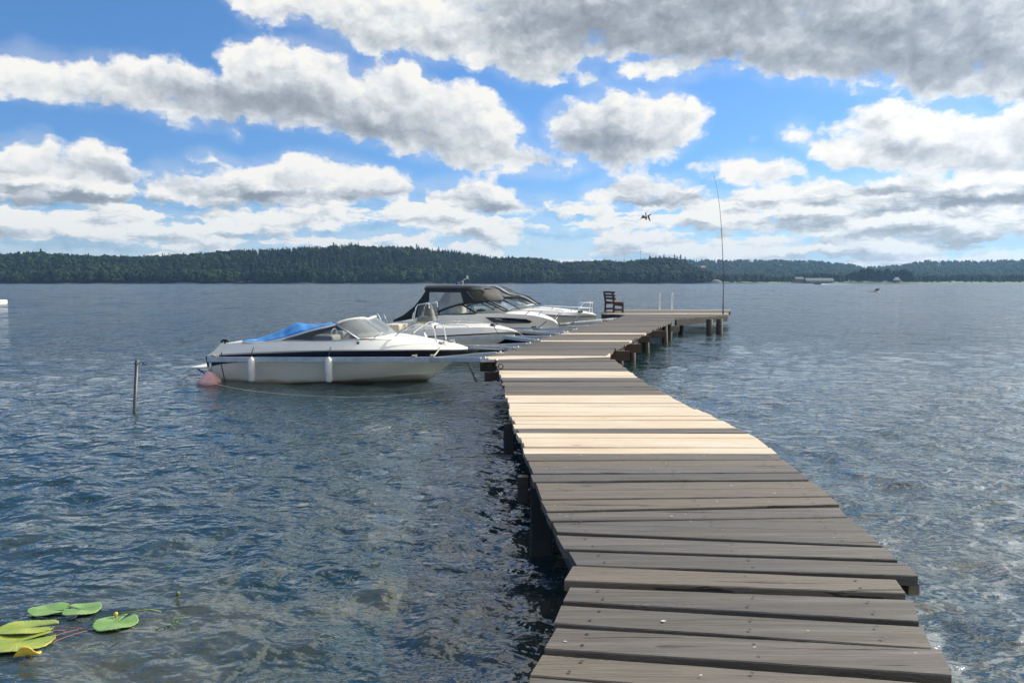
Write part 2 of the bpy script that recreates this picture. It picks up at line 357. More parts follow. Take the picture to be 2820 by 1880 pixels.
def glassmat(name, col, rough=.05, alpha=.45):
    m = bpy.data.materials.new(name); m.use_nodes = True; N = NT(m.node_tree); N.nt.nodes.clear()
    g = N.n('ShaderNodeBsdfGlossy'); g.inputs['Roughness'].default_value = rough; g.inputs[0].default_value = (.9, .9, .9, 1)
    t = N.n('ShaderNodeBsdfTransparent'); t.inputs[0].default_value = (*col, 1)
    d = N.n('ShaderNodeBsdfDiffuse'); d.inputs[0].default_value = (.5, .52, .5, 1)
    fr = N.n('ShaderNodeFresnel'); fr.inputs[0].default_value = 1.5
    a = N.n('ShaderNodeMixShader'); a.inputs[0].default_value = alpha
    N.L.new(t.outputs[0], a.inputs[1]); N.L.new(d.outputs[0], a.inputs[2])
    b = N.n('ShaderNodeMixShader'); N.L.new(fr.outputs[0], b.inputs[0]); N.L.new(a.outputs[0], b.inputs[1]); N.L.new(g.outputs[0], b.inputs[2])
    tc_ = N.n('ShaderNodeTexCoord'); bp = N.n('ShaderNodeBump'); bp.inputs['Strength'].default_value = .3; bp.inputs['Distance'].default_value = .02
    N.put(bp.inputs['Height'], N.noise(tc_.outputs['Object'], 4, 2)); N.L.new(bp.outputs[0], g.inputs['Normal'])
    o = N.n('ShaderNodeOutputMaterial'); N.L.new(b.outputs[0], o.inputs[0]); return m
M['vinyl'] = glassmat('clear_vinyl', (.62, .64, .62), .08, .36)
M['screen'] = glassmat('windscreen_glass', (.78, .84, .84), .03, .06)
M['tint'] = glassmat('smoked_glass', (.35, .38, .40), .04, .10)
def woodmat(name, light):
    m = bpy.data.materials.new(name); m.use_nodes = True; N = NT(m.node_tree); b = m.node_tree.nodes['Principled BSDF']
    t = N.n('ShaderNodeTexCoord'); at = N.n('ShaderNodeAttribute', attribute_name='tone'); tone = at.outputs['Fac']
    off = N.comb(N.math('MULTIPLY', tone, 37.0), N.math('MULTIPLY', tone, 91.0), 0.0)
    p = N.vmath('ADD', t.outputs['Object'], off)
    wob = N.vmath('ADD', p, N.vmath('MULTIPLY', N.noise(p, 1.6, 2, .5, out='Color'), (0, .05, .05)))
    grain = N.smooth(N.noise(N.map(wob, sc=(.8, 20, 20)), 1.0, 6, .62), .30, .70)
    fine = N.smooth(N.noise(N.map(wob, sc=(3, 110, 110)), 1.0, 3, .6), .45, .66)
    crack = N.math('MULTIPLY', N.smooth(N.noise(N.map(wob, sc=(.55, 17, 17)), 1.0, 3, .6), .375, .355), N.smooth(N.noise(p, 1.1, 2), .45, .55))
    kv = N.n('ShaderNodeTexVoronoi'); N.put(kv.inputs['Vector'], N.map(p, sc=(1.5, 4.4, .01))); kv.inputs['Scale'].default_value = 1.0
    kd = kv.outputs['Distance']; kn = N.smooth(kd, .085, .05); halo = N.math('MULTIPLY', N.smooth(kd, .30, .08), N.smooth(N.math('SINE', N.math('MULTIPLY', kd, 150)), -.2, .8))
    blot = N.noise(p, 1.7, 4, .6)
    if light:
        c = N.mix(grain, (.70, .60, .45), (.55, .43, .29)); c = N.mix(N.math('MULTIPLY', N.smooth(blot, .45, .75), .5), c, (.74, .67, .54))
        c = N.mix(N.math('MULTIPLY', halo, .35), c, (.50, .33, .17)); c = N.mix(N.math('MULTIPLY', kn, .6), c, (.20, .11, .05)); c = N.mix(N.math('MULTIPLY', N.smooth(tone, .2, 1), .6), c, (.60, .46, .29))
        c = N.mix(N.math('MULTIPLY', N.smooth(N.noise(p, 5, 5, .7), .66, .72), .5), c, (.14, .12, .09))
    else:
        c = N.mix(grain, (.072, .065, .057), (.160, .145, .125)); c = N.mix(N.math('MULTIPLY', N.smooth(tone, .3, 1), .8), c, (.165, .135, .098)); c = N.mix(N.math('MULTIPLY', N.smooth(tone, .35, 0), .65), c, (.085, .078, .072))
        c = N.mix(N.math('MULTIPLY', N.smooth(blot, .50, .75), .45), c, (.135, .116, .066))
        c = N.mix(N.math('MULTIPLY', N.smooth(blot, .45, .25), .4), c, (.105, .102, .10))
        c = N.mix(N.math('MULTIPLY', fine, .38), c, (.07, .063, .052)); c = N.mix(N.math('MULTIPLY', halo, .35), c, (.08, .07, .055)); c = N.mix(N.math('MULTIPLY', kn, .75), c, (.045, .038, .03))
        sp = N.n('ShaderNodeTexVoronoi'); N.put(sp.inputs['Vector'], N.map(p, sc=(1, 1.6, 1))); sp.inputs['Scale'].default_value = 5.5
        c = N.mix(N.math('MULTIPLY', N.smooth(sp.outputs['Distance'], .055, .03), .65), c, (.42, .40, .36))
        c = N.mix(N.math('MULTIPLY', crack, .8), c, (.02, .018, .016))
    N.put(b.inputs['Base Color'], c); b.inputs['Roughness'].default_value = .62 if light else .66; b.inputs['Specular IOR Level'].default_value = .35
    bp = N.n('ShaderNodeBump'); bp.inputs['Strength'].default_value = .5 if light else .9; bp.inputs['Distance'].default_value = .004
    N.put(bp.inputs['Height'], N.math('SUBTRACT', N.math('ADD', N.math('MULTIPLY', grain, .6), N.math('MULTIPLY', halo, .3)), N.math('ADD', N.math('MULTIPLY', fine, .4), N.math('MULTIPLY', crack, 1.5))))
    N.put(b.inputs['Normal'], bp.outputs[0]); return m
M['oldwood'] = woodmat('weathered_grey_boards', False); M['newwood'] = woodmat('fresh_pine_boards', True)
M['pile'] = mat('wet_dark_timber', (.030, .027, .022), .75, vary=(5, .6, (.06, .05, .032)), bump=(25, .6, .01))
M['endgrain'] = mat('lit_beam_timber', (.22, .19, .13), .8, vary=(5, .6, (.12, .10, .07)), bump=(25, .5, .01))  # sunlit tone of the beam ends put into the colour; also pale raft timber
# ------------------------------------------------------------------ water
def water_mat():
    m = bpy.data.materials.new('lake_water'); m.use_nodes = True; N = NT(m.node_tree); b = m.node_tree.nodes['Principled BSDF']
    g = N.n('ShaderNodeNewGeometry'); p = g.outputs['Position']
    dist = N.vmath('LENGTH', p); ln = N.n('ShaderNodeVectorMath', operation='LENGTH'); N.put(ln.inputs[0], p); dist = ln.outputs['Value']
    pat = N.noise(p, .9, 3, .55)
    shal = N.smooth(dist, 9.0, 2.5)
    c = N.mix(N.math('MULTIPLY', N.smooth(pat, .42, .62), shal), (.013, .034, .036), (.085, .090, .062))
    N.put(b.inputs['Base Color'], c); b.inputs['Roughness'].default_value = .04; b.inputs['IOR'].default_value = 1.5; b.inputs['Specular IOR Level'].default_value = 1.0
    w = N.map(p, rot=(0, 0, .25), sc=(.85, 1.15, 1))
    h1 = N.noise(w, 3.6, 2, .50, .2); h2 = N.noise(w, 9.5, 2, .5, .3); h3 = N.noise(w, 24, 2, .5, .3)
    b1 = N.n('ShaderNodeBump'); b1.inputs['Distance'].default_value = 1.0; b1.inputs['Strength'].default_value = 1.0
    hh = N.math('ADD', N.math('MULTIPLY', h1, .074), N.math('ADD', N.math('MULTIPLY', h2, .024), N.math('MULTIPLY', h3, .0035)))
    N.put(b1.inputs['Height'], hh)
    # beyond a dozen metres the ripples are finer than the height samples: give their slopes directly
    def slopes(sx, sy, rot, amp, det=3):
        return N.vmath('MULTIPLY', N.vmath('SUBTRACT', N.noise(N.map(p, rot=(0, 0, rot), sc=(sx, sy, 1)), 1.0, det, .55, .2, out='Color'), (.5, .5, .5)), (amp, amp * 1.25, 0))
    near_ = slopes(1.6, 2.2, .2, .80); mid_ = slopes(1.1, .95, .1, 1.15, 4); wide = N.vmath('ADD', slopes(.45, .20, .0, .85, 4), slopes(.9, .11, .0, .8, 3)); gust = N.noise(N.map(p, sc=(.012, .03, 1)), 1, 3, .6)
    far = N.smooth(dist, 6, 20)
    sl = N.vmath('ADD', N.vmath('SCALE', near_, scale=N.smooth(dist, 40, 12)), N.vmath('ADD', N.vmath('SCALE', mid_, scale=N.smooth(dist, 8, 22, 0, 1)), N.vmath('SCALE', wide, scale=N.smooth(dist, 25, 80))))
    # far out only the faces of the wavelets turned to the near shore are seen
    sl = N.vmath('ADD', N.vmath('MULTIPLY', sl, (.75, .55, 0)), N.vmath('SCALE', (0, -.085, 0), scale=N.smooth(dist, 8, 40)))
    nn = N.vmath('NORMALIZE', N.vmath('ADD', b1.outputs[0], N.vmath('SCALE', sl, scale=N.math('MULTIPLY', far, N.lin(gust, .3, .7, .7, 1.25)))))
    N.put(b.inputs['Normal'], nn)
    N.put(b.inputs['Roughness'], N.smooth(dist, 5, 60, .045, .09))
    return m
def build_water():
    nr, na = 900, 520
    R = np.geomspace(.7, 3500, nr); A = np.concatenate([np.linspace(-math.pi, -.85, 40)[:-1], np.linspace(-.85, .85, na - 80), np.linspace(.85, math.pi, 42)[1:]])
    na = len(A); rr, aa = np.meshgrid(R, A, indexing='ij'); X = rr * np.sin(aa); Y = rr * np.cos(aa); Z = np.zeros_like(X)
    cell = np.maximum(rr * 0.0095, rr * 1.7 / 440)
    for i in range(44):
        lam = .22 * (4.5 ** rng.random()); th = math.radians(250) + rng.normal(0, 1.1); k = 2 * math.pi / lam
        amp = .030 * lam / (2 * math.pi); fade = np.clip((lam / (cell * 3) - 1), 0, 1)
        ph = rng.random() * 6.28; q = k * (X * math.cos(th) + Y * math.sin(th)) + ph + .6 * np.sin(.37 * X + i) + .6 * np.sin(.31 * Y + 2 * i)
        Z += amp * fade * (np.sin(q) + .18 * np.cos(2 * q))
    Z *= 1 - .93 * np.exp(-(((X + 2.65) / 1.0) ** 2 + ((Y - 4.15) / .75) ** 2) ** 2)      # the lily leaves damp the ripples
    verts = np.stack([X, Y, Z], -1).reshape(-1, 3)
    i, j = np.meshgrid(np.arange(nr - 1), np.arange(na - 1), indexing='ij'); a = i * na + j
    F = np.stack([a, a + 1, a + na + 1, a + na], -1).reshape(-1, 4)
    j = np.arange(na - 1); c0 = len(verts); verts = np.vstack([verts, [[0, 0, 0]]])
    me = bpy.data.meshes.new('water'); n = len(F); T = np.stack([np.full(na - 1, c0), j + 1, j], -1)
    me.vertices.add(len(verts)); me.vertices.foreach_set('co', verts.astype(np.float32).ravel())
    me.loops.add(4 * n + 3 * len(T)); me.loops.foreach_set('vertex_index', np.concatenate([F.ravel(), T.ravel()]).astype(np.int32))
    me.polygons.add(n + len(T)); me.polygons.foreach_set('loop_start', np.concatenate([np.arange(n) * 4, 4 * n + 3 * np.arange(len(T))]).astype(np.int32))
    me.polygons.foreach_set('loop_total', np.concatenate([np.full(n, 4), np.full(len(T), 3)]).astype(np.int32))
    me.polygons.foreach_set('use_smooth', np.ones(n + len(T), dtype=bool)); me.update(calc_edges=True); me.validate()
    if me.polygons[0].normal.z < 0: me.flip_normals()
    me.materials.append(water_mat()); o = bpy.data.objects.new('water', me); COL.objects.link(o); tag(o, kind='structure')
build_water()
# ------------------------------------------------------------------ jetty
DZ = .60                                     # deck height over the water
def interp(tab, y):
    tab = sorted(tab, key=lambda q: q[1])
    if y <= tab[0][1]: return tab[0][0]
    for (x0, y0), (x1, y1) in zip(tab, tab[1:]):
        if y <= y1: return x0 + (x1 - x0) * (y - y0) / (y1 - y0)
    (x0, y0), (x1, y1) = tab[-2:]; return x0 + (x1 - x0) * (y - y0) / (y1 - y0)
LN = [(1452,1880),(1493,1792),(1526,1721),(1545,1660),(1563,1608),(1586,1558)]
LF = [(1586,1557),(1562,1512),(1540,1469),(1521,1432),(1510,1411),(1492,1378),(1467,1308),(1454,1265),(1445,1247),(1434,1202),(1426,1190),(1408,1145),(1395,1089),(1382,1050),(1374,1020),(1366,996)]
RF = [(1680,981),(1715,1009),(1758,1039),(1777,1052),(1840,1088),(1900,1118),(2081,1200),(2138,1248),(2203,1300),(2251,1341),(2311,1389),(2340,1420),(2398,1472),(2436,1507),(2481,1548),(2520,1585)]
RN = [(2472,1594),(2511,1640),(2545,1712),(2584,1784),(2629,1870)]
jetty = empty('jetty', (0, 6, 0), label='zigzag wooden jetty of grey boards with a patch of fresh pale ones', cat='jetty')
DECK = []
def patch(kind):
    if not DECK or DECK[-1][0] != kind: DECK.append((kind, MB()))
    return DECK[-1][1]
old = patch('old')
BOARDS = []
def board(mb, P, th=.045):                   # P: near-left, near-right, far-right, far-left on the deck
    mb.cur = random.random() * .98 + .01
    if any(k == 'old' and m is mb for k, m in DECK): BOARDS.append([Vector(q) for q in P])
    dz = random.uniform(-.005, .005); tl = random.uniform(-.0035, .0035)
    top = [Vector((q.x, q.y, DZ + dz + (tl if i in (1, 2) else -tl) + random.uniform(-.001, .001))) for i, q in enumerate(P)]
    # subdivide along the length so the edges are not dead straight
    n = 8; tn = []; bn = []
    wob = [random.uniform(-.0025, .0025) for _ in range(n + 1)]
    lines = [[], [], [], []]
    for i in range(n + 1):
        t = i / n; a = top[0].lerp(top[1], t); b = top[3].lerp(top[2], t)
        a = a + Vector((0, wob[i], 0)); b = b + Vector((0, wob[(i * 3) % (n + 1)], 0))
        e = .004; ax = (b - a).normalized() * e
        lines[0].append(a - Vector((0, 0, th))); lines[1].append(a - Vector((0, 0, e))); lines[2].append(a + ax); lines[3].append(b - ax)
        if i == 0: L5 = []; L6 = []
        L5.append(b - Vector((0, 0, e))); L6.append(b - Vector((0, 0, th)))
    prof = lines + [L5, L6]
    mb.loft(prof, smooth=False, close=True)
    for k in (0, n): mb.add([l[k] for l in prof], [tuple(range(6))])
def tilted(yl, yr, LE, RE):                  # board line given by its photo heights at the two ends
    return at_z(interp(LE, yl), yl, DZ), at_z(interp(RE, yr), yr, DZ)
gaps = [(1248,1248,0),(1266,1264,.018),(1285,1281,.015),(1305,1302,.026),(1327,1322,.018),(1352,1342,.024),(1377,1367,.020),(1409,1390,.022),(1434,1420,.018)]
def run(gl, LE, RE, mb_of):
    for i in range(len(gl) - 1):
        (fl, fr, g0), (nl, nr_, g1) = gl[i], gl[i + 1]
        a, b = tilted(nl, nr_, LE, RE); d, c = tilted(fl, fr, LE, RE); j = random.uniform(-.016, .016); k = random.uniform(-.016, .016)
        a = a + Vector((j, g1 * .5, 0)); d = d + Vector((j, -g0 * .5, 0)); b = b + Vector((k, g1 * .5, 0)); c = c + Vector((k, -g0 * .5, 0))
        board(mb_of(i), (a, b, c, d))
run(gaps, LF, RF, lambda i: old)
# wedge-shaped pair, then the boards that fan the other way
run([(1435,1421,.012),(1441,1461,.010)], LF, RF, lambda i: old)
run([(1443,1462,.008),(1469,1507,.036),(1513,1548,.036),(1557.5,1590,.022)], LF, RF, lambda i: old)
run([(1559,1594,.012),(1608,1641,.052),(1660,1713,.040),(1721,1785,.036),(1792,1871,.038),(1866,1960,.040)], LN, RN, lambda i: old)
# beyond the bottom edge of the photo, down to where the photographer stands
PL, PR = at_z(interp(LN, 1866), 1866, DZ), at_z(interp(RN, 1960), 1960, DZ)
for k in range(16):
    o_ = Vector((-.035, -.195, 0)) * k
    a = PL + o_ + Vector((0, -.187, 0)); b = PR + Vector((.01, -.195, 0)) * k + Vector((0, -.187, 0))
    board(old, (a, b, PR + Vector((.01, -.195, 0)) * k, PL + o_))
# straight middle section, every board about 0.195 m
ys = []; y = 1248.0
def Yof(py): return at_z(1410, py, DZ).y
def PYof(Y):                                  # photo height of a deck point at distance Y
    lo, hi = 790.0, 3000.0
    for _ in range(50):
        mid = (lo + hi) / 2
        if Yof(mid) > Y: lo = mid
        else: hi = mid
    return lo
Ya, Yb = Yof(1248), Yof(990); nb = int(round((Yb - Ya) / .197)); pale = []
for k in range(nb + 1):
    yy = PYof(Ya + (Yb - Ya) * k / nb); tl = random.uniform(-1, 1) * .004 * (yy - 777) / 3
    ys.append((yy + tl, yy - tl, random.choice((.006, .008, .010, .016))))
def is_pale(py): return (1190 < py < 1248) or (1089 < py < 1180) or (1021 < py < 1039)
for i in range(len(ys) - 1):
    mid = (ys[i][0] + ys[i + 1][0]) / 2; p_ = is_pale(mid)
    g0, g1 = (ys[i + 1][2], ys[i][2]) if not p_ else (.007, .007)
    run([(ys[i + 1][0], ys[i + 1][1], g0), (ys[i][0], ys[i][1], g1)], LF, RF, lambda _: patch('new' if p_ else 'old'))
# the section that swings right and the platform at its end: boards parallel to x
LC = [(1323,989),(1361,976),(1396,965),(1468,938),(1547,918),(1606,896),(1700,876),(1721,868.5)]
RC = [(1680,971),(1693,961),(1740,937),(1779,916),(1809,902),(1843,889),(1861,877)]
Lw = [at_z(x, y, DZ) for x, y in LC]; Rw = [at_z(x, y, DZ) for x, y in RC]
def xi(tab, Y):
    tab = sorted(tab, key=lambda q: q.y)
    if Y <= tab[0].y: a, b = tab[0], tab[1]
    elif Y >= tab[-1].y: a, b = tab[-2], tab[-1]
    else:
        for a, b in zip(tab, tab[1:]):
            if a.y <= Y <= b.y: break
    return a.x + (b.x - a.x) * (Y - a.y) / (b.y - a.y)
Ycs, Yce = at_z(1323, 989, DZ).y, at_z(1861, 877, DZ).y
board(patch('new'), (at_z(1323,990,DZ), at_z(1681,982,DZ), at_z(1681,972,DZ), at_z(1345,981,DZ)))
PF, PRr = at_z(1861, 877, DZ), at_z(2002, 867, DZ)         # platform front edge
PB = at_z(2011, 853.5, DZ)
pl_l = [at_z(1722, 868, DZ), at_z(1655, 862.5, DZ), Vector((at_z(1672, 853, DZ).x, PB.y, DZ))]
Y = at_z(1345, 981, DZ).y + .11; k = 0
PW_ = .2
while Y < PB.y - .05:
    def span(Y):
        if Y < pl_l[0].y: l = xi(Lw, Y)
        elif Y < pl_l[1].y: l = pl_l[0].x + (pl_l[1].x - pl_l[0].x) * (Y - pl_l[0].y) / (pl_l[1].y - pl_l[0].y)
        else: l = pl_l[1].x + (pl_l[2].x - pl_l[1].x) * (Y - pl_l[1].y) / (pl_l[2].y - pl_l[1].y)
        if Y < PF.y: r = xi(Rw, Y)
        elif Y < PRr.y: r = PF.x + (PRr.x - PF.x) * (Y - PF.y) / (PRr.y - PF.y)
        else: r = PRr.x + (PB.x - PRr.x) * (Y - PRr.y) / (PB.y - PRr.y)
        return l, r
    w = PW_ - random.choice((.006, .01, .014)); l0, r0 = span(Y); l1, r1 = span(Y + w)
    j = random.uniform(-.02, .02)
    py = PYof(Y + .1)
    p_ = 915.5 < py < 920 or 935 < py < 940.5 or py < 854.6 or (862.3 < py < 864.2)
    board(patch('new' if p_ else 'old'), (Vector((l0 + j, Y, 0)), Vector((r0 - j, Y, 0)), Vector((r1 - j, Y + w, 0)), Vector((l1 + j, Y + w, 0))))
    Y += PW_
jloc = Vector((0, 6, 0))
nails = MB(); spots = MB()
for (A_, B_, C_, D_) in BOARDS:
    if (A_.y + D_.y) / 2 > 9: continue
    L_ = (B_ - A_).length
    for u in (.13, L_ * .5 + .04, L_ - .16):
        for v in (.24, .76):
            t_ = (u + random.uniform(-.02, .02)) / L_; q = A_.lerp(B_, t_).lerp(D_.lerp(C_, t_), v); q = Vector((q.x, q.y, DZ + .0035)); nails.add([q - jloc + Vector((.0065 * math.cos(k * math.pi / 3), .0065 * math.sin(k * math.pi / 3), .0)) for k in range(6)], [(0, 1, 2, 3, 4, 5)])
    for _ in range(random.randint(0, 3)):
        t_ = random.random(); q = A_.lerp(B_, t_).lerp(D_.lerp(C_, t_), random.uniform(.15, .85)); r_ = random.uniform(.003, .009); q = Vector((q.x, q.y, DZ + .0036)); spots.add([q - jloc + Vector((r_ * random.uniform(.5, 1.6) * math.cos(k), r_ * random.uniform(.4, 1) * math.sin(k), 0)) for k in (0, 1, 2, 3, 4, 5)], [(0, 1, 2, 3, 4, 5)])
def rel(mb, off):
    mb.v = [tuple(Vector(v) - off) for v in mb.v]; return mb
for kind_, m_ in DECK:
    if kind_ == 'old': rel(m_, jloc).build('grey_decking', M['oldwood'], jetty)
    else: rel(m_, jloc).build('pale_decking', M['newwood'], jetty, label='fresh pale pine boards')
nails.build('nail_heads', M['darkmetal'], jetty, kind='stuff'); spots.build('bird_droppings', mat('dried_droppings', (.55, .53, .48), .9), jetty, kind='stuff')
# beams under the edges
def under(pts, inset, name='side_beam', h=.17, w=.07):
    mb = MB(); q = [Vector(p) for p in pts]
    for a, b in zip(q, q[1:]): mb.beam(Vector((a.x + inset, a.y, DZ - .047 - h / 2)), Vector((b.x + inset, b.y, DZ - .047 - h / 2)), w, h)
    rel(mb, jloc).build(name, M['pile'], jetty)
pick = lambda T, idx: [at_z(T[i][0], T[i][1], DZ) for i in idx]
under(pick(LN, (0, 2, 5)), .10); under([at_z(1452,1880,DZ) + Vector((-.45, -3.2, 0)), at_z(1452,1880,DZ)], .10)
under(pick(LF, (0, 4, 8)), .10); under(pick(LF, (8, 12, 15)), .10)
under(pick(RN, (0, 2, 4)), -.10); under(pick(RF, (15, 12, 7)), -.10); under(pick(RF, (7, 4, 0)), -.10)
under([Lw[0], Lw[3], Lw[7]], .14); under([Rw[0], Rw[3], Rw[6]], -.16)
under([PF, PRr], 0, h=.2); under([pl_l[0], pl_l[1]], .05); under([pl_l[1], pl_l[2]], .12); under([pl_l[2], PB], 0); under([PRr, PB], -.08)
def pile(x, y, r=.075, top=DZ - .05, lean=(0, 0), m='pile'):
    mb = MB(); mb.tube([(x - lean[0], y - lean[1] - 6, -1.2), (x, y - 6, top)], [r * 1.08, r], 12); mb.build('pile', M[m], jetty)
for px, py in ((1704, 1003), (1740, 994), (1777, 969), (1845, 935), (1876, 917), (1953, 921), (1981, 920), (1830, 946)):
    p = at_z(px, py, 0.0); pile(p.x, p.y, .085 if px < 1900 else .12, lean=(random.uniform(-.1, .1), 0))
for x, y in ((.42, 5.0), (.30, 6.8), (.18, 8.4), (.08, 9.9), (.02, 11.4), (.5, 13.2), (1.1, 15.5), (1.8, 18.2), (2.5, 21), (3.3, 24), (4.2, 27), (4.1, 31.6), (4.6, 34.2), (9.4, 34.6), (7, 34.6), (1.9, 5.2), (1.8, 7), (1.7, 9), (1.3, 11.2)):
    pile(x, y, .08)
def crossbeam(x0, x1, y, z0, z1, m='brown', t=.06):
    mb = MB(); mb.box(((x0 + x1) / 2, y - 6, (z0 + z1) / 2), (x1 - x0, t, z1 - z0)); mb.build('cross_beam', M[m], jetty, bevel=.004)
def cb(pxa, pya, pxb, pyb, Y, m='brown', ext=0.0):   # board seen face-on at distance Y
    a = at_y(pxa, pya, Y); b = at_y(pxb, pyb, Y); crossbeam(a.x - ext, b.x, Y, b.z, a.z, m)
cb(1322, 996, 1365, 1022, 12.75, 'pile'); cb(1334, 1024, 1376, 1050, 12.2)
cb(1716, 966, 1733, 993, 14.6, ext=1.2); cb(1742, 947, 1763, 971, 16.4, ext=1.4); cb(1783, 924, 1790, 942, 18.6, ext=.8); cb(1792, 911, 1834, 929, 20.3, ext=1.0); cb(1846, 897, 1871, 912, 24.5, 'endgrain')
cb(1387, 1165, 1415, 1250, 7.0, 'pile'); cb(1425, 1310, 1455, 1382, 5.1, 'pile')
mb = MB(); mb.box((.20, 5.13 - 6, -.1), (.15, .12, 1.28)); mb.build('post', M['pile'], jetty, bevel=.01)
# near left: stub beam ends and the square post that shows under the edge
mb = MB(); mb.beam((.40, 3.02 - 6, .22), (.62, 3.16 - 6, .50), .045, .16); mb.build('brace', M['pile'], jetty, bevel=.004)
mb = MB(); mb.box((.33, 3.0 - 6, .18), (.13, .11, .5)); mb.build('post_stub', M['pile'], jetty, bevel=.01)
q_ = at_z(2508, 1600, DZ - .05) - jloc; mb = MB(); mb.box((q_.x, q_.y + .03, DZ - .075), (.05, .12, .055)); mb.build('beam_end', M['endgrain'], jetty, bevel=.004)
# eye bolt on the deck edge and the pale splinters
mb = MB(); e = at_z(1379, 1017, DZ); mb.tube([e - jloc + Vector((.035 * math.cos(t), 0, .045 + .035 * math.sin(t))) for t in np.linspace(0, 6.28, 13)[:-1]], .008, 6, close=True); mb.build('eye_bolt', M['darkmetal'], jetty)
e = at_z(1366, 994, DZ); mb = MB(); mb.lathe([(.0, 0), (.03, 0), (.035, .03), (.0, .035)], e - jloc, 10); mb.build('deck_bolt', M['steel'], jetty)
# ------------------------------------------------------------------ bench, ladder, rod and hawk kite
bp_ = at_z(1690, 861, DZ); B0 = bp_ ; rz = math.atan2(.37, 1.5)
bench = empty('bench', (B0.x, B0.y, DZ), 0.0, label='brown slatted wooden bench standing on the platform, facing away right', cat='bench')
M['benchwood'] = mat('dark_bench_timber', (.085, .05, .038), .7, vary=(9, .5, (.09, .06, .05)))
M['benchseat'] = mat('bench_seat_timber', (.14, .11, .085), .6, vary=(9, .5, (.09, .06, .05)))
bx = -.17; bL = 1.40                          # backrest runs away from the viewer and a little left
def bpt(u, v, z): return Vector((bx * v + u, bL * v, z))
for v in (0.0, 1.0):
    mb = MB(); mb.beam(bpt(-.015, v, 0), bpt(.0, v, .42), .07, .07, (0, 1, 0)); mb.beam(bpt(.0, v, .42), bpt(-.07, v, .86), .07, .07, (0, 1, 0)); mb.build('leg', M['benchwood'], bench, bevel=.006)
    mb = MB(); mb.beam(bpt(.37, v, 0), bpt(.37, v, .40), .075, .075, (0, 1, 0)); mb.build('leg', M['benchwood'], bench, bevel=.006)
    mb = MB(); mb.beam(bpt(.03, v, .37), bpt(.345, v, .37), .05, .09); mb.build('side_rail', M['benchwood'], bench); mb = MB(); mb.beam(bpt(.03, v, .12), bpt(.345, v, .12), .05, .08); mb.build('side_rail', M['benchwood'], bench)
for z in (.83, .70, .575):
    mb = MB(); u = -.07 * (z - .42) / .44 + .05; mb.beam(bpt(u, -.12, z), bpt(u, 1.12, z), .03, .088); mb.build('back_slat', M['benchwood'], bench, bevel=.004)
for i, u in enumerate((.05, .15, .25, .35)):
    mb = MB(); mb.beam(bpt(u + .01, -.1, .432), bpt(u + .01, 1.1, .432), .088, .032); mb.build('seat_slat', M['benchseat'], bench, bevel=.004)
mb = MB(); mb.beam(bpt(.345, .02, .30), bpt(.345, .98, .30), .04, .07); mb.build('front_rail', M['benchwood'], bench)
lad = empty('swimming_ladder', at_y(1834, 852.5, PB.y), label='white bathing ladder with two upright handles on the platform end', cat='ladder')
Yl = PB.y
M['whitepaint'] = mat('white_metal', (.8, .8, .78), .35)
for s_, px in ((-1, 1817), (1, 1851)):
    b0 = at_y(px, 852.5, Yl) - lad.location; mb = MB(); h = .76
    mb.tube([b0 + Vector((0, -.10, 0)), b0 + Vector((0, -.10, h - .09)), b0 + Vector((0, -.06, h - .02)), b0 + Vector((0, .03, h)), b0 + Vector((0, .11, h - .05)), b0 + Vector((0, .15, h - .15)), b0 + Vector((0, .16, -1.2))], .013, 8)
    mb.build('handle', M['whitepaint'], lad)
for k in range(3):
    mb = MB(); a = at_y(1817, 852.5, Yl) - lad.location; b = at_y(1851, 852.5, Yl) - lad.location
    mb.beam(a + Vector((0, .16, -.25 - .27 * k)), b + Vector((0, .16, -.25 - .27 * k)), .06, .03); mb.build('step', M['whitepaint'], lad)
rb = at_z(1991, 866, DZ); Yr = rb.y + .05; tip = at_y(1964, 474, Yr)
rod = empty('fishing_rod', (rb.x, Yr, DZ - .3), label='tall thin black fishing rod standing upright on the platform corner', cat='fishing rod')
pts = [at_y(1991, 872, Yr), at_y(1992, 790, Yr), at_y(1991, 720, Yr), at_y(1986, 620, Yr), at_y(1978, 540, Yr), tip]
mb = MB(); sp = [p - rod.location for p in spline(pts, 26)]; mb.tube(sp, [.020 - .016 * (i / 25) for i in range(26)], 6); mb.build('blank', M['darkmetal'], rod)
mb = MB(); mb.tube([sp[0] - Vector((0, 0, .15)), sp[0] + Vector((0, 0, .7))], .024, 8); mb.build('grip', M['rubber'], rod)
for i in (9, 15, 20, 24):
    mb = MB(); c = sp[i] + Vector((-.03, 0, 0)); mb.tube([c + Vector((.018 * math.cos(t), 0, .018 * math.sin(t))) for t in np.linspace(0, 6.28, 9)[:-1]], .004, 5, close=True); mb.build('line_guide', M['steel'], rod)
Yk = Yr - 1.5; kc = at_y(1779, 598, Yk)
kite = empty('hawk_kite', kc, label='brown hawk-shaped bird-scaring kite flying on a line left of the rod', cat='kite')
def kp(x, y, d=0.0): q = at_y(1700 + x / 6.533, 540 + y / 6.533, Yk); return q - kc + Vector((0, d, 0))
mb = MB(); L_ = [kp(385, 450, -.1), kp(420, 400, -.08), kp(455, 338, -.03), kp(478, 350), kp(497, 352), kp(502, 400), kp(470, 400, -.02), kp(430, 405, -.06)]
mb.slab(L_, (0, 1, 0), .008); mb.build('wing', M['birdbrown'], kite)
mb = MB(); mb.slab([kp(540, 350), kp(575, 360, .02), kp(590, 400, .05), kp(608, 460, .1), kp(580, 435, .06), kp(555, 400, .02)], (0, 1, 0), .008); mb.build('wing', M['birdbrown'], kite)
mb = MB(); mb.lathe([(0, 0), (.012, .02), (.032, .06), (.038, .10), (.03, .15), (.018, .18), (0, .19)], kp(518, 440), 8); mb.build('body', M['birdbrown'], kite)
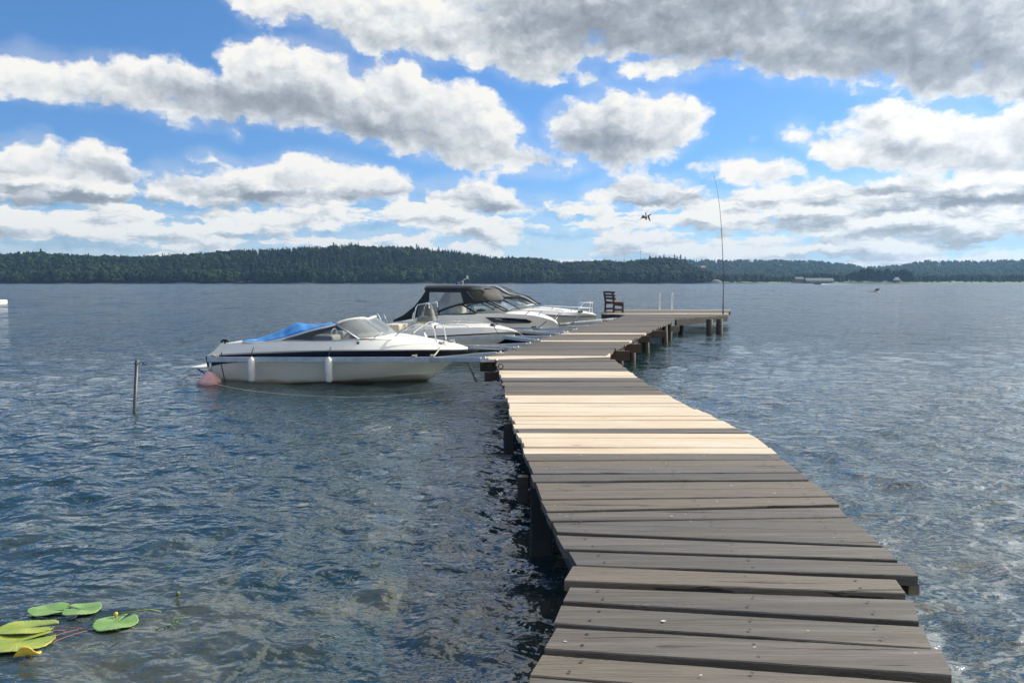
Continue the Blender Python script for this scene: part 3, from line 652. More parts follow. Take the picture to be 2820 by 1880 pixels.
mb = MB(); mb.slab([kp(505, 345), kp(502, 305), kp(513, 288), kp(524, 315), kp(524, 350)], (0, 1, 0), .008); mb.build('crest_panel', M['birdbrown'], kite)
mb = MB(); mb.slab([kp(545, 350), kp(575, 335), kp(603, 318), kp(606, 338), kp(585, 352), kp(570, 368)], (0, 1, 0), .01); mb.build('tail', M['birdbrown'], kite)
lo_ = tip; line = MB(); line.tube([p - kc for p in sag(kc + Vector((.05, 0, .05)), tip, .25)], .0022, 4, caps=False); line.build('kite_line', M['ropedark'], kite)
# ------------------------------------------------------------------ boats
class Boat:
    """boat with its bow tip at (px,py) seen at distance Y; forward axis turned by th from +x towards the viewer.
    pt(px,py,v): the point of the photo lying v metres to the viewer's side of the centreline, in boat coordinates"""
    def __init__(s, name, px, py, Y, th, **kw):
        w = at_y(px, py, Y); s.o = Vector((w.x, w.y, 0)); s.fw = Vector((math.cos(th), -math.sin(th), 0)); s.sd = Vector((-math.sin(th), -math.cos(th), 0))
        s.root = empty(name, s.o, math.atan2(s.fw.y, s.fw.x), **kw)
    def pt(s, px, py, v):
        d = ray(px, py); e = Vector((0, 0, EYE)); k = ((s.o + s.sd * v) - e).dot(s.sd) / d.dot(s.sd)
        q = e + d * k - s.o; return Vector((q.dot(s.fw), -v, q.z))          # local x forward, y to port (away), z up
    def line(s, pts, n=40, flip=False):
        L = spline([s.pt(*p) for p in pts], n)
        return [Vector((p.x, -p.y, p.z)) for p in L] if flip else L
    def poly(s, pts, side=1, dv=0): return [Vector((q.x, q.y * side, q.z)) for q in (s.pt(p[0], p[1], p[2] + dv) for p in pts)]
    def strip(s, lines, name, mat_, n=40, both=True, parent=None, solid=0.0, **kw):
        mb = MB(); L = [s.line(l, n) for l in lines]; mb.loft(L)
        if both and all(abs(l[0].y) > .01 for l in L):      # the two sides never meet: two parts
            m2 = MB(); m2.loft([[Vector((p.x, -p.y, p.z)) for p in l] for l in L]); m2.build(name, mat_, parent or s.root, solid=solid, **kw)
        elif both: mb.loft([[Vector((p.x, -p.y, p.z)) for p in l] for l in L])
        return mb.build(name, mat_, parent or s.root, solid=solid, **kw)
    def rail(s, name, runs, r=.012, m='steel', both=False, parent=None):
        mb = MB(); m2 = MB()
        for R_ in runs:
            P_ = [s.pt(*p) for p in R_]; mb.tube(P_, r, 7)
            if both: m2.tube([Vector((p.x, -p.y, p.z)) for p in P_], r, 7)
        if both: m2.build(name, M[m], parent or s.root)
        return mb.build(name, M[m], parent or s.root)
def fan(mb, pts):
    c = sum((Vector(p) for p in pts), Vector()) / len(pts); n = len(pts)
    mb.add(list(pts) + [c], [(i, (i + 1) % n, n) for i in range(n)])
def transom(b, lines, name, m):
    mb = MB(); P_ = [b.pt(*l[0]) for l in lines]; P_ += [Vector((p.x, -p.y, p.z)) for p in reversed(P_)]
    fan(mb, P_); return mb.build(name, m, b.root, solid=.02)
AUTOSPLIT[0] = True
# --- nearest boat: small white cuddy boat with navy band
b = Boat('cuddy_boat', 1289, 959, 14.35, math.radians(11), label='nearest white motorboat with navy stripe and blue tarpaulin over its cockpit', cat='motorboat')
keel = [(574,1092,0),(800,1096,0),(1050,1082,0),(1140,1062,0),(1183,1045,0)]
stem = [(1183,1045,0),(1213,1020,0),(1243,999,0),(1268,981,0),(1284,966,0)]
chineL = [(574,1050,.74),(700,1056,.82),(850,1052,.85),(1000,1042,.72),(1110,1032,.45),(1180,1030,.16),(1203,1029,0)]
chineU = [(573,1036,.82),(700,1040,.90),(850,1038,.93),(1000,1029,.82),(1110,1017,.52),(1180,1010,.24),(1228,1009,0)]
nb_ = [(571,1011,.86),(619,1001,.91),(691,997,.96),(850,994,.99),(1000,991,.93),(1120,988,.66),(1200,986,.38),(1266,981,0)]
nt_ = [(566,984,.88),(620,978,.94),(798,970,1.0),(900,967,1.01),(1040,966,.93),(1160,965,.64),(1240,965,.32),(1285,965,0)]
lip = [(568,980,.90),(620,974,.96),(798,966,1.02),(900,964,1.03),(1040,963,.95),(1160,962.5,.66),(1240,962,.34),(1289,961,0)]
kn = [(590,966,.85),(700,957,.95),(900,953,.97),(1050,952.5,.86),(1160,952,.6),(1240,953,.28),(1289,957,0)]
cm = [(606,947,.78),(670,942,.84),(790,938,.86),(900,939,.85),(991,936,.80),(1083,936,.62),(1160,942,.42),(1240,949,.18),(1286,955,0)]
b.strip([keel, chineL], 'bottom', M['hull']); b.strip([chineL, chineU, nb_], 'hull', M['hull']); b.strip([nb_, nt_], 'navy_band', M['navy'])
b.strip([nt_, lip], 'rub_rail', M['gel']); b.strip([lip, kn, cm], 'topside', M['gel'])
transom(b, [keel, chineL, chineU, nb_, nt_, lip, kn, cm], 'transom', M['navy'])
mb = MB(); c = b.line([(985,931,.80),(1083,936,.62),(1160,942,.42),(1240,949,.18),(1286,955,0)], 24)
c2 = b.line([(985,924,.45),(1083,925,.34),(1160,934,.22),(1240,944.5,.08),(1286,955,0)], 24); c3 = b.line([(985,918,0),(1080,921,0),(1160,932,0),(1240,943.5,0),(1286,955,0)], 24)
fl = lambda L: [Vector((p.x, -p.y, p.z)) for p in L]
mb.loft([c, c2, c3, fl(c2), fl(c)]); mb.build('foredeck', M['gel'], b.root)
mb = MB(); s0 = [b.pt(606,947,.78), b.pt(640,944,.8), b.pt(672,942,.84)]; mb.loft([s0, [Vector((p.x, 0, p.z + .01)) for p in s0], fl(s0)]); mb.build('aft_deck', M['gel'], b.root)
# tarpaulin over the cockpit, hem tube, side windows and windscreen
hem = [(668,938,.86),(700,942,.87),(735,940,.87),(787,929,.85),(861,907,.82),(925,891,.74)]
mid_ = [(676,938,.45),(735,934,.45),(787,919,.5),(825,905,.42),(861,901,.45),(918,890,.45)]
rid = [(672,936,0),(715,929,0),(755,916,0),(790,900,0),(818,888.5,0),(845,891.5,0),(880,892,0),(915,887,0)]
mb = MB(); h_, m_, r_ = b.line(hem, 40), b.line(mid_, 40), b.line(rid, 40)
def wr(L, a):
    o_ = []
    for i, p in enumerate(L):
        o_.append(p + Vector((0, 0, a * (math.sin(i * 1.3) * .6 + math.sin(i * .57 + 1)))))
    return o_
m_ = wr(m_, .010); q1 = [a_.lerp(c_, .5) + Vector((0, 0, .006 * math.sin(i * .9))) for i, (a_, c_) in enumerate(zip(m_, r_))]; q0 = [a_.lerp(c_, .5) + Vector((0, 0, .01)) for a_, c_ in zip(h_, m_)]
mb.loft([h_, q0, m_, q1, r_, fl(q1), fl(m_), fl(q0), fl(h_)]); mb.build('tarpaulin', M['blue'], b.root, solid=.004)
mb = MB(); hm = b.line(hem, 30); hm2 = [p - Vector((0, 0, .036)) for p in hm]
mb.loft([[p + Vector((0, -.006, .004)) for p in hm], [p + Vector((0, -.012, 0)) for p in hm2]]); mb.loft([fl([p + Vector((0, -.006, .004)) for p in hm]), fl([p + Vector((0, -.012, 0)) for p in hm2])]); mb.build('canopy_hem', M['gel'], b.root, solid=.012)
win = [(788,932,.845),(861,912,.82),(925,896,.75),(960,914,.77),(988,934,.80),(930,937,.82),(860,938.5,.84),(800,937,.85)]
for sgn in (1, -1):
    mb = MB(); fan(mb, b.poly(win, sgn)); mb.build('side_window', M['tint'], b.root)
top_ = [(925,893,.74),(952,884,.64),(985,878.5,.46),(1005,878,.2),(1013,880,0)]; bot_ = [(989,934,.79),(1020,931,.66),(1050,927.5,.46),(1068,923,.2),(1075,921.5,0)]
ws = MB(); T_, B_ = b.line(top_, 16), b.line(bot_, 16); mm = [t_.lerp(q_, .5) + Vector((.02, 0, .01)) for t_, q_ in zip(T_, B_)]
ws.loft([T_, mm, B_]); ws.loft([fl(T_), fl(mm), fl(B_)]); scr = ws.build('windscreen', M['vinyl'], b.root)
b.rail('pillar', [[(925,894,.755),(989,934.5,.80)]], .017, 'alu', both=True, parent=scr)
mb = MB(); mb.tube([p + Vector((0, 0, .012)) for p in T_ + fl(T_)[::-1][1:]], .022, 8); mb.tube(B_ + fl(B_)[::-1][1:], .012, 6); mb.build('screen_frame', M['gel'], b.root)
mb = MB(); s_ = [b.pt(*p) for p in ((788,932,.86),(861,911,.83),(925,895,.76))]; mb.tube(s_, .012, 6); s_ = [b.pt(*p) for p in ((790,935,.86),(860,939,.86),(930,938,.84),(989,935,.81))]; mb.tube(s_, .013, 6); mb.build('window_trim', M['alu'], b.root)
# what shows through the window
for (px_, py_, v, sz) in ((900,928,.35,(.42,.42,.34)), (930,920,-.4,(.42,.42,.40)), (958,932,.30,(.30,.5,.22))):
    mb = MB(); q = b.pt(px_, py_, v); mb.box(q - Vector((0, 0, .12)), sz); mb.build('seat', M['gel'], b.root, bevel=.05)
mb = MB(); q = b.pt(918, 928, .30); mb.tube([q + Vector((.02 * math.sin(t), .16 * math.cos(t), .16 * math.sin(t))) for t in np.linspace(0, 6.28, 19)[:-1]], .012, 6, close=True); mb.build('steering_wheel', M['gel'], b.root)
mb = MB(); q0_ = b.pt(680, 980, .0); q1_ = b.pt(985, 980, 0.0); mb.box((q0_ + q1_) / 2 + Vector((0, 0, .0)), (abs(q1_.x - q0_.x), 1.55, .04)); mb.build('cockpit_floor', M['dgrey'], b.root)
mb = MB(); q = b.pt(987, 946, .86); mb.lathe([(0, -.035), (.03, -.035), (.034, 0), (.03, .035), (0, .035)], q, 12); mb.build('navigation_light', M['green'], b.root)
bowrail = [(1087,927,.55),(1100,916,.54),(1140,893.5,.48),(1165,894.5,.42),(1185,897,.36),(1194,905,.33),(1202,942,.33)]
P1 = [b.pt(*p) for p in bowrail]; mb = MB(); mb.tube(spline(P1, 30), .013, 8); mb.tube(fl(spline(P1, 30)), .013, 8); mb.build('bow_rail', M['steel'], b.root)
b.rail('grab_rail', [[(1030,933,.68),(1036,926,.68),(1054,915,.62)]], .012)
for px_, py_ in ((1218, 950), (1244, 944)):
    mb = MB(); q = b.pt(px_, py_, .28 if px_ < 1230 else -.1); mb.tube([q + Vector((-.07, 0, 0)), q + Vector((-.04, 0, .035)), q + Vector((.04, 0, .035)), q + Vector((.07, 0, 0))], .012, 6); mb.build('cleat', M['steel'], b.root)
mb = MB(); q = b.pt(620, 944, .76); mb.tube([q + Vector((-.08, 0, .02)), q + Vector((-.03, 0, .05)), q + Vector((.03, 0, .05)), q + Vector((.08, 0, .02))], .022, 6); mb.lathe([(.02, -.03), (.02, .05)], q, 8); mb.build('cleat', M['rubber'], b.root)
mb = MB(); x0 = b.pt(574, 1014, .4).x; mb.box((x0 - .14, 0, .20), (.34, 1.1, .035)); mb.build('swim_platform', M['gel'], b.root, bevel=.01)
mb = MB(); mb.tube([(x0 - .26, -.4, .18), (x0, -.4, .02)], .012, 6); mb.tube([(x0 - .26, .4, .18), (x0, .4, .02)], .012, 6); mb.build('platform_strut', M['darkmetal'], b.root)
mb = MB()
for u in (0, .12):
    q = b.pt(677 + u * 130, 950, .86); mb.box(q, (.075, .012, .028))
mb.build('vent', M['dgrey'], b.root)
BOAT1 = b
# --- second boat: open boat with centre console
b = Boat('console_boat', 1426, 914, 19.3, math.radians(12), label='open white motorboat with console windscreen and tubular rails, second from the viewer', cat='motorboat')
keel = [(1045,985,0),(1200,990,0),(1270,980,0),(1300,970,0)]
ch = [(1042,965,.72),(1200,968,.78),(1310,961,.45),(1345,955,.18),(1362,950,0)]
rub = [(1040,936,.86),(1125,931,.9),(1220,927,.88),(1292,923,.74),(1370,918,.38),(1422,916,0)]
ru2 = [(1040,932.5,.88),(1125,927.5,.92),(1220,923.5,.9),(1292,919.5,.76),(1370,915.5,.4),(1427,914,0)]
gun = [(1042,916,.85),(1080,913,.88),(1173,906,.9),(1282,902,.74),(1345,901.5,.48),(1400,908,.2),(1425,912,0)]
b.strip([keel, ch], 'bottom', M['hull']); b.strip([ch, rub], 'hull', M['hull']); b.strip([rub, ru2], 'rub_strake', M['black']); b.strip([ru2, gun], 'topside', M['gel']); transom(b, [keel, ch, rub, ru2, gun], 'transom', M['gel'])
g1 = b.line([(1200,904,.86),(1282,902,.74),(1345,901.5,.48),(1400,908,.2),(1425,912,0)], 20); g2 = b.line([(1200,897,.4),(1282,895,.36),(1345,895,.24),(1400,905,.1),(1425,912,0)], 20); g3 = b.line([(1200,893,0),(1282,891.5,0),(1345,892.5,0),(1400,904,0),(1425,912,0)], 20)
mb = MB(); mb.loft([g1, g2, g3, fl(g2), fl(g1)]); mb.build('foredeck', M['gel'], b.root)
i0 = b.line([(1042,916,.85),(1080,913,.88),(1200,904.5,.87)], 14); i1 = [Vector((p.x, p.y * .86, p.z)) for p in i0]; i2 = [Vector((p.x, p.y, p.z - .25)) for p in i1]
mb = MB(); mb.loft([i0, i1, i2, fl(i2), fl(i1), fl(i0)]); mb.build('cockpit', M['gel'], b.root)
cc = b.pt(1176, 905, 0); mb = MB(); mb.box(cc + Vector((0, 0, -.06)), (.50, .62, .42)); mb.build('console', M['gel'], b.root, bevel=.05)
mb = MB()
A_ = [b.pt(*p) for p in ((1147,886,.34),(1152,842,.30),(1178,840,.30),(1189,886,.34))]; mb.loft([[A_[0], A_[1]], [A_[3], A_[2]], [Vector((A_[3].x + .03, 0, A_[3].z)), Vector((A_[2].x + .03, 0, A_[2].z))], fl([A_[3], A_[2]]), fl([A_[0], A_[1]])]); mb.build('console_screen', M['tint'], b.root)
b.rail('console_frame', [[(1137,893,.36),(1146,846,.34),(1151,839,.34),(1181,834,.34),(1182,848,.34)], [(1133,894,.36),(1139,862,.35),(1144,857,.35)]], .016, both=True)
mb = MB(); q = b.pt(1167, 886, .1); mb.lathe([(.20, -.12), (.21, 0), (.17, .10), (.08, .15), (0, .16)], q, 16); mb.build('helm_seat', M['seat'], b.root)
for px_, w_ in ((1083, .5), (1103, .34)):
    mb = MB(); q = b.pt(px_, 903, .2); mb.box(q, (w_ * .55, .7, .22)); mb.build('seat', M['seat'], b.root, bevel=.04)
for run_ in ([(1030,893,.5),(1022,866,.5),(1024,864,.5),(1040,864,.5),(1055,893,.5)], [(1056,864,.2),(1067,889,.2)], [(1032,893,.2),(1038,878,.2)]): b.rail('stern_handrail', [run_], .014)
b.rail('side_rail', [[(1035,897,.8),(1080,888,.82),(1139,881,.84)], [(1109,889,.83),(1112,896,.84)]], .013, both=True)
b.rail('bow_rail', [[(1200,897,.7),(1207,893,.7),(1240,896,.7),(1280,895,.66),(1298,902,.62)], [(1195,888,-.5),(1262,882,-.5),(1324,887,-.4),(1330,893,-.38)], [(1262,882,-.5),(1260,896,-.5)]], .012)
for px_, v in ((1357, .22), (1369, -.22)):
    mb = MB(); q = b.pt(px_, 897, v); mb.lathe([(.07, -.03), (.08, 0), (.05, .05), (0, .06)], q, 10); mb.build('cleat', M['rubber'], b.root)
# --- third boat: cabin cruiser under a full black canopy
b = Boat('canopy_cruiser', 1538, 895, 21.9, math.radians(13), label='white cabin cruiser with full black canvas canopy and dark hull window', cat='motorboat')
keel = [(1078,975,0),(1300,978,0),(1440,962,0),(1480,945,0)]
ch = [(1076,944,.9),(1250,946,1.0),(1400,938,.65),(1470,930,.25),(1500,926,0)]
lo3 = [(1078,906,1.05),(1250,908,1.12),(1397,903,.92),(1480,901.5,.5),(1534,901,0)]
md3 = [(1078,898,1.08),(1250,893,1.15),(1397,889,.95),(1480,891,.5),(1538,896,0)]
g3_ = [(1080,890,1.04),(1187,870,1.10),(1340,863,1.05),(1402,864,.92),(1470,869,.62),(1521,882,.22),(1537,893,0)]
b.strip([keel, ch], 'bottom', M['navy']); b.strip([ch, lo3], 'hull', M['navy']); b.strip([lo3, md3, g3_], 'topside', M['gel']); transom(b, [keel, ch, lo3, md3, g3_], 'transom', M['gel'])
g1 = b.line([(1187,870,1.10),(1340,863,1.05),(1402,864,.92),(1470,869,.62),(1521,882,.22),(1537,893,0)], 24); g2 = b.line([(1200,868,.6),(1340,857,.6),(1402,858,.5),(1470,863,.33),(1521,879,.1),(1537,893,0)], 24); g3 = b.line([(1210,868,0),(1340,854,0),(1402,855,0),(1470,861,0),(1521,877.5,0),(1537,893,0)], 24)
mb = MB(); mb.loft([g1, g2, g3, fl(g2), fl(g1)]); mb.build('deck', M['gel'], b.root)
mb = MB(); W3 = [(1336,873.5,1.062),(1400,876,.965),(1450,879,.80),(1466,885.5,.70),(1458,890,.715),(1400,889.5,.97),(1358,887.5,1.06)]
for sgn in (1, -1):
    mb = MB(); fan(mb, b.poly(W3, sgn, .025)); mb.build('hull_window', M['navy'], b.root, solid=.012)
rt = b.line([(1172,800,.86),(1178,791,.80),(1225,789,.78),(1275,789,.78),(1318,790,.74),(1333,797,.74)], 24); rc = b.line([(1168,797,0),(1176,786.5,0),(1225,784.5,0),(1275,785,0),(1318,787,0),(1334,794,0)], 24)
r2 = b.line([(1171,805,.92),(1180,800,.93),(1225,800,.93),(1268,800,.93),(1318,800,.9),(1337,806,.86)], 24)
mb = MB(); mb.loft([r2, rt, rc, fl(rt), fl(r2)]); can = mb.build('canopy_roof', M['black'], b.root, solid=.006)
mb = MB(); r2b = [p - Vector((0, .006, .0)) for p in r2[:17]]; r2c = [p - Vector((0, .012, .05)) for p in r2[:17]]; mb.loft([[p + Vector((0, -.004, .055)) for p in r2[:17]], r2b, r2c]); mb.build('roof_edge', M['black'], b.root)
aft = [(1078,891,1.0),(1086,880,1.0),(1110,868,1.0),(1139,845,.98),(1158,822,.96),(1170,804,.94),(1183,800,.94),(1182,830,.98),(1181,870,1.04)]
for sgn in (1, -1):
    mb = MB(); A_ = b.poly(aft, sgn); mb.add(A_ + [A_[-1] + Vector((-.4, 0, -.05))], [(0, 1, 2, 9), (2, 3, 9), (3, 4, 7, 9), (9, 7, 8), (4, 5, 7), (5, 6, 7)]); mb.build('side_curtain', M['black'], b.root, solid=.006)
    mb = MB(); fan(mb, b.poly([(1267,800,.93),(1277,793,.90),(1295,815,.96),(1309,829,1.0),(1277,836,1.0),(1271,815,.96)], sgn)); mb.build('side_curtain', M['black'], b.root, solid=.006)
    mb = MB(); fan(mb, b.poly([(1183,800,.935),(1267,800,.93),(1277,836,.99),(1240,846,1.0),(1210,858,1.02),(1184,868,1.04)], sgn)); mb.build('clear_panel', M['vinyl'], b.root)
    mb = MB(); fan(mb, b.poly([(1188,868,1.045),(1210,858,1.03),(1240,846,1.01),(1272,838,1.0),(1300,833,.98),(1333,829,.95),(1365,850,.98),(1390,857,.92),(1340,862,1.05),(1250,867,1.05)], sgn)); mb.build('side_window', M['screen'], b.root)
mb = MB(); f0 = b.line([(1183,868,1.05),(1210,857,1.04),(1240,845.5,1.02),(1272,837.5,1.01),(1300,832.5,.99),(1333,829,.96)], 20); mb.tube(f0, .030, 7); mb.tube(fl(f0), .030, 7)
f1 = [b.pt(1272,839,1.0), b.pt(1312,862,1.06)]; mb.tube(f1, .022, 6); mb.tube(fl(f1), .022, 6); f2 = b.line([(1184,869,1.06),(1250,866,1.08),(1309,863.5,1.07)], 8); mb.tube(f2, .022, 6); mb.build('window_frame', M['black'], b.root)
ft = [b.pt(1277,791,.88), b.pt(1300,790,.87), b.pt(1320,791,.82), b.pt(1334,798,.80)]; fb = [b.pt(1309,829,1.0), b.pt(1320,829,.99), b.pt(1333,829,.97), b.pt(1346,828,.9)]
mb = MB(); mb.loft([ft, fb]); mb.loft([fl(ft), fl(fb)]); mb.loft([[ft[-1], fb[-1]], [Vector((ft[-1].x + .06, 0, ft[-1].z + .02)), Vector((fb[-1].x + .12, 0, fb[-1].z))], fl([ft[-1], fb[-1]])]); mb.build('front_curtain', M['khaki'], b.root, solid=.005)
t1 = [b.pt(1333,829,.96), b.pt(1345,828,.8), b.pt(1352,826,.4), b.pt(1354,825.5,0)]; t2 = [b.pt(1391,857,.92), b.pt(1400,855,.72), b.pt(1410,852,.36), b.pt(1412,851,0)]
mb = MB(); mb.loft([t1, t2]); mb.loft([fl(t1), fl(t2)]); mb.build('windscreen', M['screen'], b.root)
mb = MB(); mb.tube(t1 + fl(t1)[::-1][1:], .022, 6); mb.tube(t2 + fl(t2)[::-1][1:], .018, 6)
for i in (0, 1): mb.tube([t1[i], t2[i]], .022, 6); mb.tube(fl([t1[i], t2[i]]), .022, 6)
mb.build('windscreen_frame', M['black'], b.root)
b.rail('canopy_bow', [[(1183,803,.9),(1235,843,.98)], [(1203,818,.9),(1184,848,.97)], [(1222,828,.92),(1267,802,.9)], [(1255,812,.9),(1275,828,.96)]], .012, 'alu', both=True)
b.rail('bow_rail', [[(1392,859,.9),(1425,855,.85),(1480,854.5,.65),(1538,857,.35),(1541,860,.33),(1525,880,.28)], [(1459,856,.72),(1441,871,.7)], [(1492,856,.6),(1482,868,.55)], [(1552,855,-.1),(1530,880,-.05)], [(1392,850,-.8),(1480,848,-.6),(1552,855,-.1)]], .013)
for px_, v, z_ in ((1260,.3,855),(1235,-.35,858)):
    mb = MB(); q = b.pt(px_, z_, v); mb.box(q, (.45, .45, .5)); mb.build('seat', M['gel'], b.root, bevel=.08)
mb = MB(); q = b.pt(1298, 860, .35); mb.tube([q + Vector((.03 * math.sin(t), .17 * math.cos(t), .17 * math.sin(t))) for t in np.linspace(0, 6.28, 19)[:-1]], .014, 6, close=True); mb.build('steering_wheel', M['dgrey'], b.root)
mb = MB(); q = b.pt(1325, 858, .3); mb.lathe([(.16, -.06), (.14, .05), (0, .09)], q, 10); mb.build('instrument_hood', M['dgrey'], b.root)
wv = empty('wind_vane', b.pt(1274, 786, .3), parent_=None) if 0 else None
mb = MB(); q = b.pt(1275, 786, .2); mb.tube([q, q + Vector((0, 0, .13))], .010, 6); a_ = b.pt(1258, 780.5, .2); c_ = b.pt(1287, 765, .2); mb.tube([a_, b.pt(1272, 775, .2), c_], .009, 6); vane = mb.build('wind_vane', M['gel'], b.root)
mb = MB(); mb.lathe([(0, -.035), (.025, -.025), (.035, 0), (.025, .025), (0, .035)], a_, 10); mb.build('blue_ball', M['bluepaint'], vane)
mb = MB(); mb.slab([b.pt(1284, 759, .2), b.pt(1288, 759, .2), b.pt(1290, 768, .2), b.pt(1285, 767, .2)], (0, 1, 0), .01); mb.build('tail_fin', M['gel'], vane)
# --- fourth boat: cruiser with its hood folded on the screen
b = Boat('hooded_cruiser', 1645, 871, 25.6, math.radians(13), label='white cruiser with black hood folded over its windscreen, farthest of the moored boats', cat='motorboat')
keel = [(1170,955,0),(1400,958,0),(1540,945,0),(1590,930,0)]
ch = [(1168,915,.9),(1350,918,1.05),(1500,911,.75),(1590,903,.3),(1627,898,0)]
l4 = [(1170,872,1.1),(1350,875,1.18),(1484,873,.95),(1560,876,.6),(1640,878,0)]
k4 = [(1170,862,1.12),(1350,866,1.2),(1484,868,.98),(1572,871.5,.6),(1641,873,0)]
k5 = [(1170,860,1.13),(1350,863,1.21),(1484,865.5,1.0),(1572,869,.62),(1644,871,0)]
g4 = [(1172,856,1.08),(1300,852,1.14),(1397,852,1.12),(1484,857,.92),(1555,859,.64),(1620,864,.3),(1643,867,0)]
b.strip([keel, ch], 'bottom', M['hull']); b.strip([ch, l4, k4], 'hull', M['hull']); b.strip([k4, k5], 'rub_strake', M['black']); b.strip([k5, g4], 'topside', M['gel']); transom(b, [keel, ch, l4, k4, k5, g4], 'transom', M['gel'])
g1 = b.line([(1300,852,1.14),(1397,852,1.12),(1484,857,.92),(1555,859,.64),(1620,864,.3),(1643,867,0)], 24); g2 = b.line([(1300,847,.7),(1397,845,.66),(1484,848,.55),(1555,853,.38),(1620,860,.16),(1643,867,0)], 24); g3 = b.line([(1300,845,0),(1397,843,0),(1484,845,0),(1555,850.5,0),(1620,858,0),(1643,867,0)], 24)
mb = MB(); mb.loft([g1, g2, g3, fl(g2), fl(g1)]); mb.build('deck', M['gel'], b.root)
t1 = [b.pt(1368,827,.92), b.pt(1400,820,.8), b.pt(1425,818,.4), b.pt(1436,818,0)]; t2 = [b.pt(1400,843,1.0), b.pt(1450,841,.9), b.pt(1463,839,.45), b.pt(1478,838,0)]
for k in range(3):
    mb = MB(); mb.loft([[t1[k], t1[k + 1]], [t2[k], t2[k + 1]]]); mb.loft([fl([t1[k], t1[k + 1]]), fl([t2[k], t2[k + 1]])]); mb.build('windscreen', M['screen'] if k != 1 else M['tint'], b.root)
mb = MB(); mb.tube(t1 + fl(t1)[::-1][1:], .018, 6); mb.tube(t2 + fl(t2)[::-1][1:], .016, 6)
for i in range(4): mb.tube([t1[i], t2[i]], .018, 6); mb.tube(fl([t1[i], t2[i]]), .018, 6)
mb.build('windscreen_frame', M['alu'], b.root)
u1 = b.line([(1330,798,.85),(1338,792,.7),(1356,789,.6),(1376,796,.6),(1402,811,.66),(1436,817,.5),(1477,838,.2)], 24); uc = b.line([(1326,795,0),(1338,788,0),(1358,786,0),(1378,793,0),(1405,808,0),(1440,815,0),(1480,836,0)], 24)
l1 = b.line([(1330,799,.92),(1341,811,.96),(1360,825,1.0),(1378,826,.98),(1397,819,.9),(1420,818,.7),(1440,820,.5)], 24)
mb = MB(); mb.tube(u1, .022, 6); mb.tube(fl(u1), .022, 6); mb.tube(l1, .03, 6); mb.tube(fl(l1), .03, 6); hood = mb.build('folded_hood', M['black'], b.root)
m1 = [a_.lerp(c_, .42) for a_, c_ in zip(u1, l1)]
mb = MB(); mb.loft([m1[:19], l1[:19]]); mb.loft([fl(m1[:19]), fl(l1[:19])]); mb.build('hood_canvas', M['black'], hood, solid=.01)
mb = MB(); mb.loft([uc, u1]); mb.loft([fl(uc), fl(u1)]); mb.loft([u1[:19], m1[:19]]); mb.loft([fl(u1[:19]), fl(m1[:19])]); mb.build('clear_panel', M['vinyl'], hood)
b.rail('bow_rail', [[(1462,850,1.0),(1470,845,.98),(1499,843,.9),(1555,845,.66),(1623,848,.3)], [(1523,845,.8),(1518,853,.78)], [(1578,846,.55),(1572,857,.55)], [(1582,856,.5),(1598,833,.4),(1632,833,.1),(1631,860,.1)], [(1590,857,-.4),(1607,834,-.3),(1632,833,-.1)], [(1625,834,.1),(1624,858,.1)], [(1499,840,-.8),(1580,845,-.5),(1632,848,-.1)]], .014)
b.rail('hood_strut', [[(1436,820,.5),(1478,838,.5)], [(1447,817,-.2),(1490,838,-.2)]], .022, 'black')
mb = MB(); q = b.pt(1385, 842, 1.1); mb.lathe([(0, -.02), (.09, -.02), (.09, .02), (0, .02)], q, 14, axis='y'); mb.build('speaker', M['gel'], b.root)
mb = MB(); q = b.pt(1598, 858, .4); mb.box(q, (.16, .06, .06)); mb.build('cleat', M['rubber'], b.root)
AUTOSPLIT[0] = False
# ------------------------------------------------------------------ mooring booms (two arms at the jetty joining into one)
def boom(a1, a2, joint, end, lab, z_a=DZ - .02):
    """a1,a2: photo points of the arms' feet on the jetty edge; joint, end: (px,py,Y)"""
    A1 = at_z(a1[0], a1[1], z_a + .03); A2 = at_z(a2[0], a2[1], z_a + .03); J = at_y(*joint); E = at_y(*end)
    r = empty('mooring_boom', (J.x, J.y, 0), label=lab, cat='mooring boom', group='galvanised Y-shaped mooring booms between the boats'); o_ = Vector((J.x, J.y, 0))
    for A in (A1, A2):
        mb = MB(); mb.beam(A - o_, J - o_, .055, .075); mb.build('arm', M['alu'], r, bevel=.004)
        mb = MB(); mb.box(A - o_ + Vector((.05, 0, .0)), (.14, .07, .05)); mb.lathe([(.0, .02), (.022, .02), (.022, .05), (0, .05)], A - o_ + Vector((.06, 0, 0)), 8); mb.build('bracket', M['steel'], r)
    mb = MB(); d = (E - J).normalized(); mb.beam(J - o_ - d * .25, E - o_, .065, .09); mb.build('beam', M['alu'], r, bevel=.004)
    mb = MB()
    mb.tube([E - o_ + d * -.05, E - o_ + d * -.05 + Vector((0, 0, -.30))], .028, 8); mb.build('float_stem', M['alu'], r)
    return r, o_, J, E
labs = ['longest metal mooring boom, nearest, running in front of the navy striped boat', 'metal mooring boom just behind the bow of the navy striped boat', 'metal mooring boom alongside the hull of the open console boat', 'metal mooring boom with arms meeting right off the console boat bow', 'metal mooring boom just before the bow of the canopy cruiser', 'farthest metal mooring boom, next to the hooded cruiser bow']
r1, o1, J1, E1 = boom((1325,990), (1368,974), (1185,990,13.35), (572,989.5,14.05), labs[0])
boom((1417,960), (1450,949), (1288,956,15.6), (1050,952,16.6), labs[1])
boom((1473,939), (1507,929), (1388,928,17.4), (1060,940,18.5), labs[2])
boom((1531,922), (1555,916), (1440,913,19.7), (1180,920,20.9), labs[3])
boom((1579,909), (1610,899), (1470,907,20.9), (1250,912,22.6), labs[4])
boom((1650,887), (1690,878.5), (1545,893,23.6), (1300,898,25.5), labs[5])
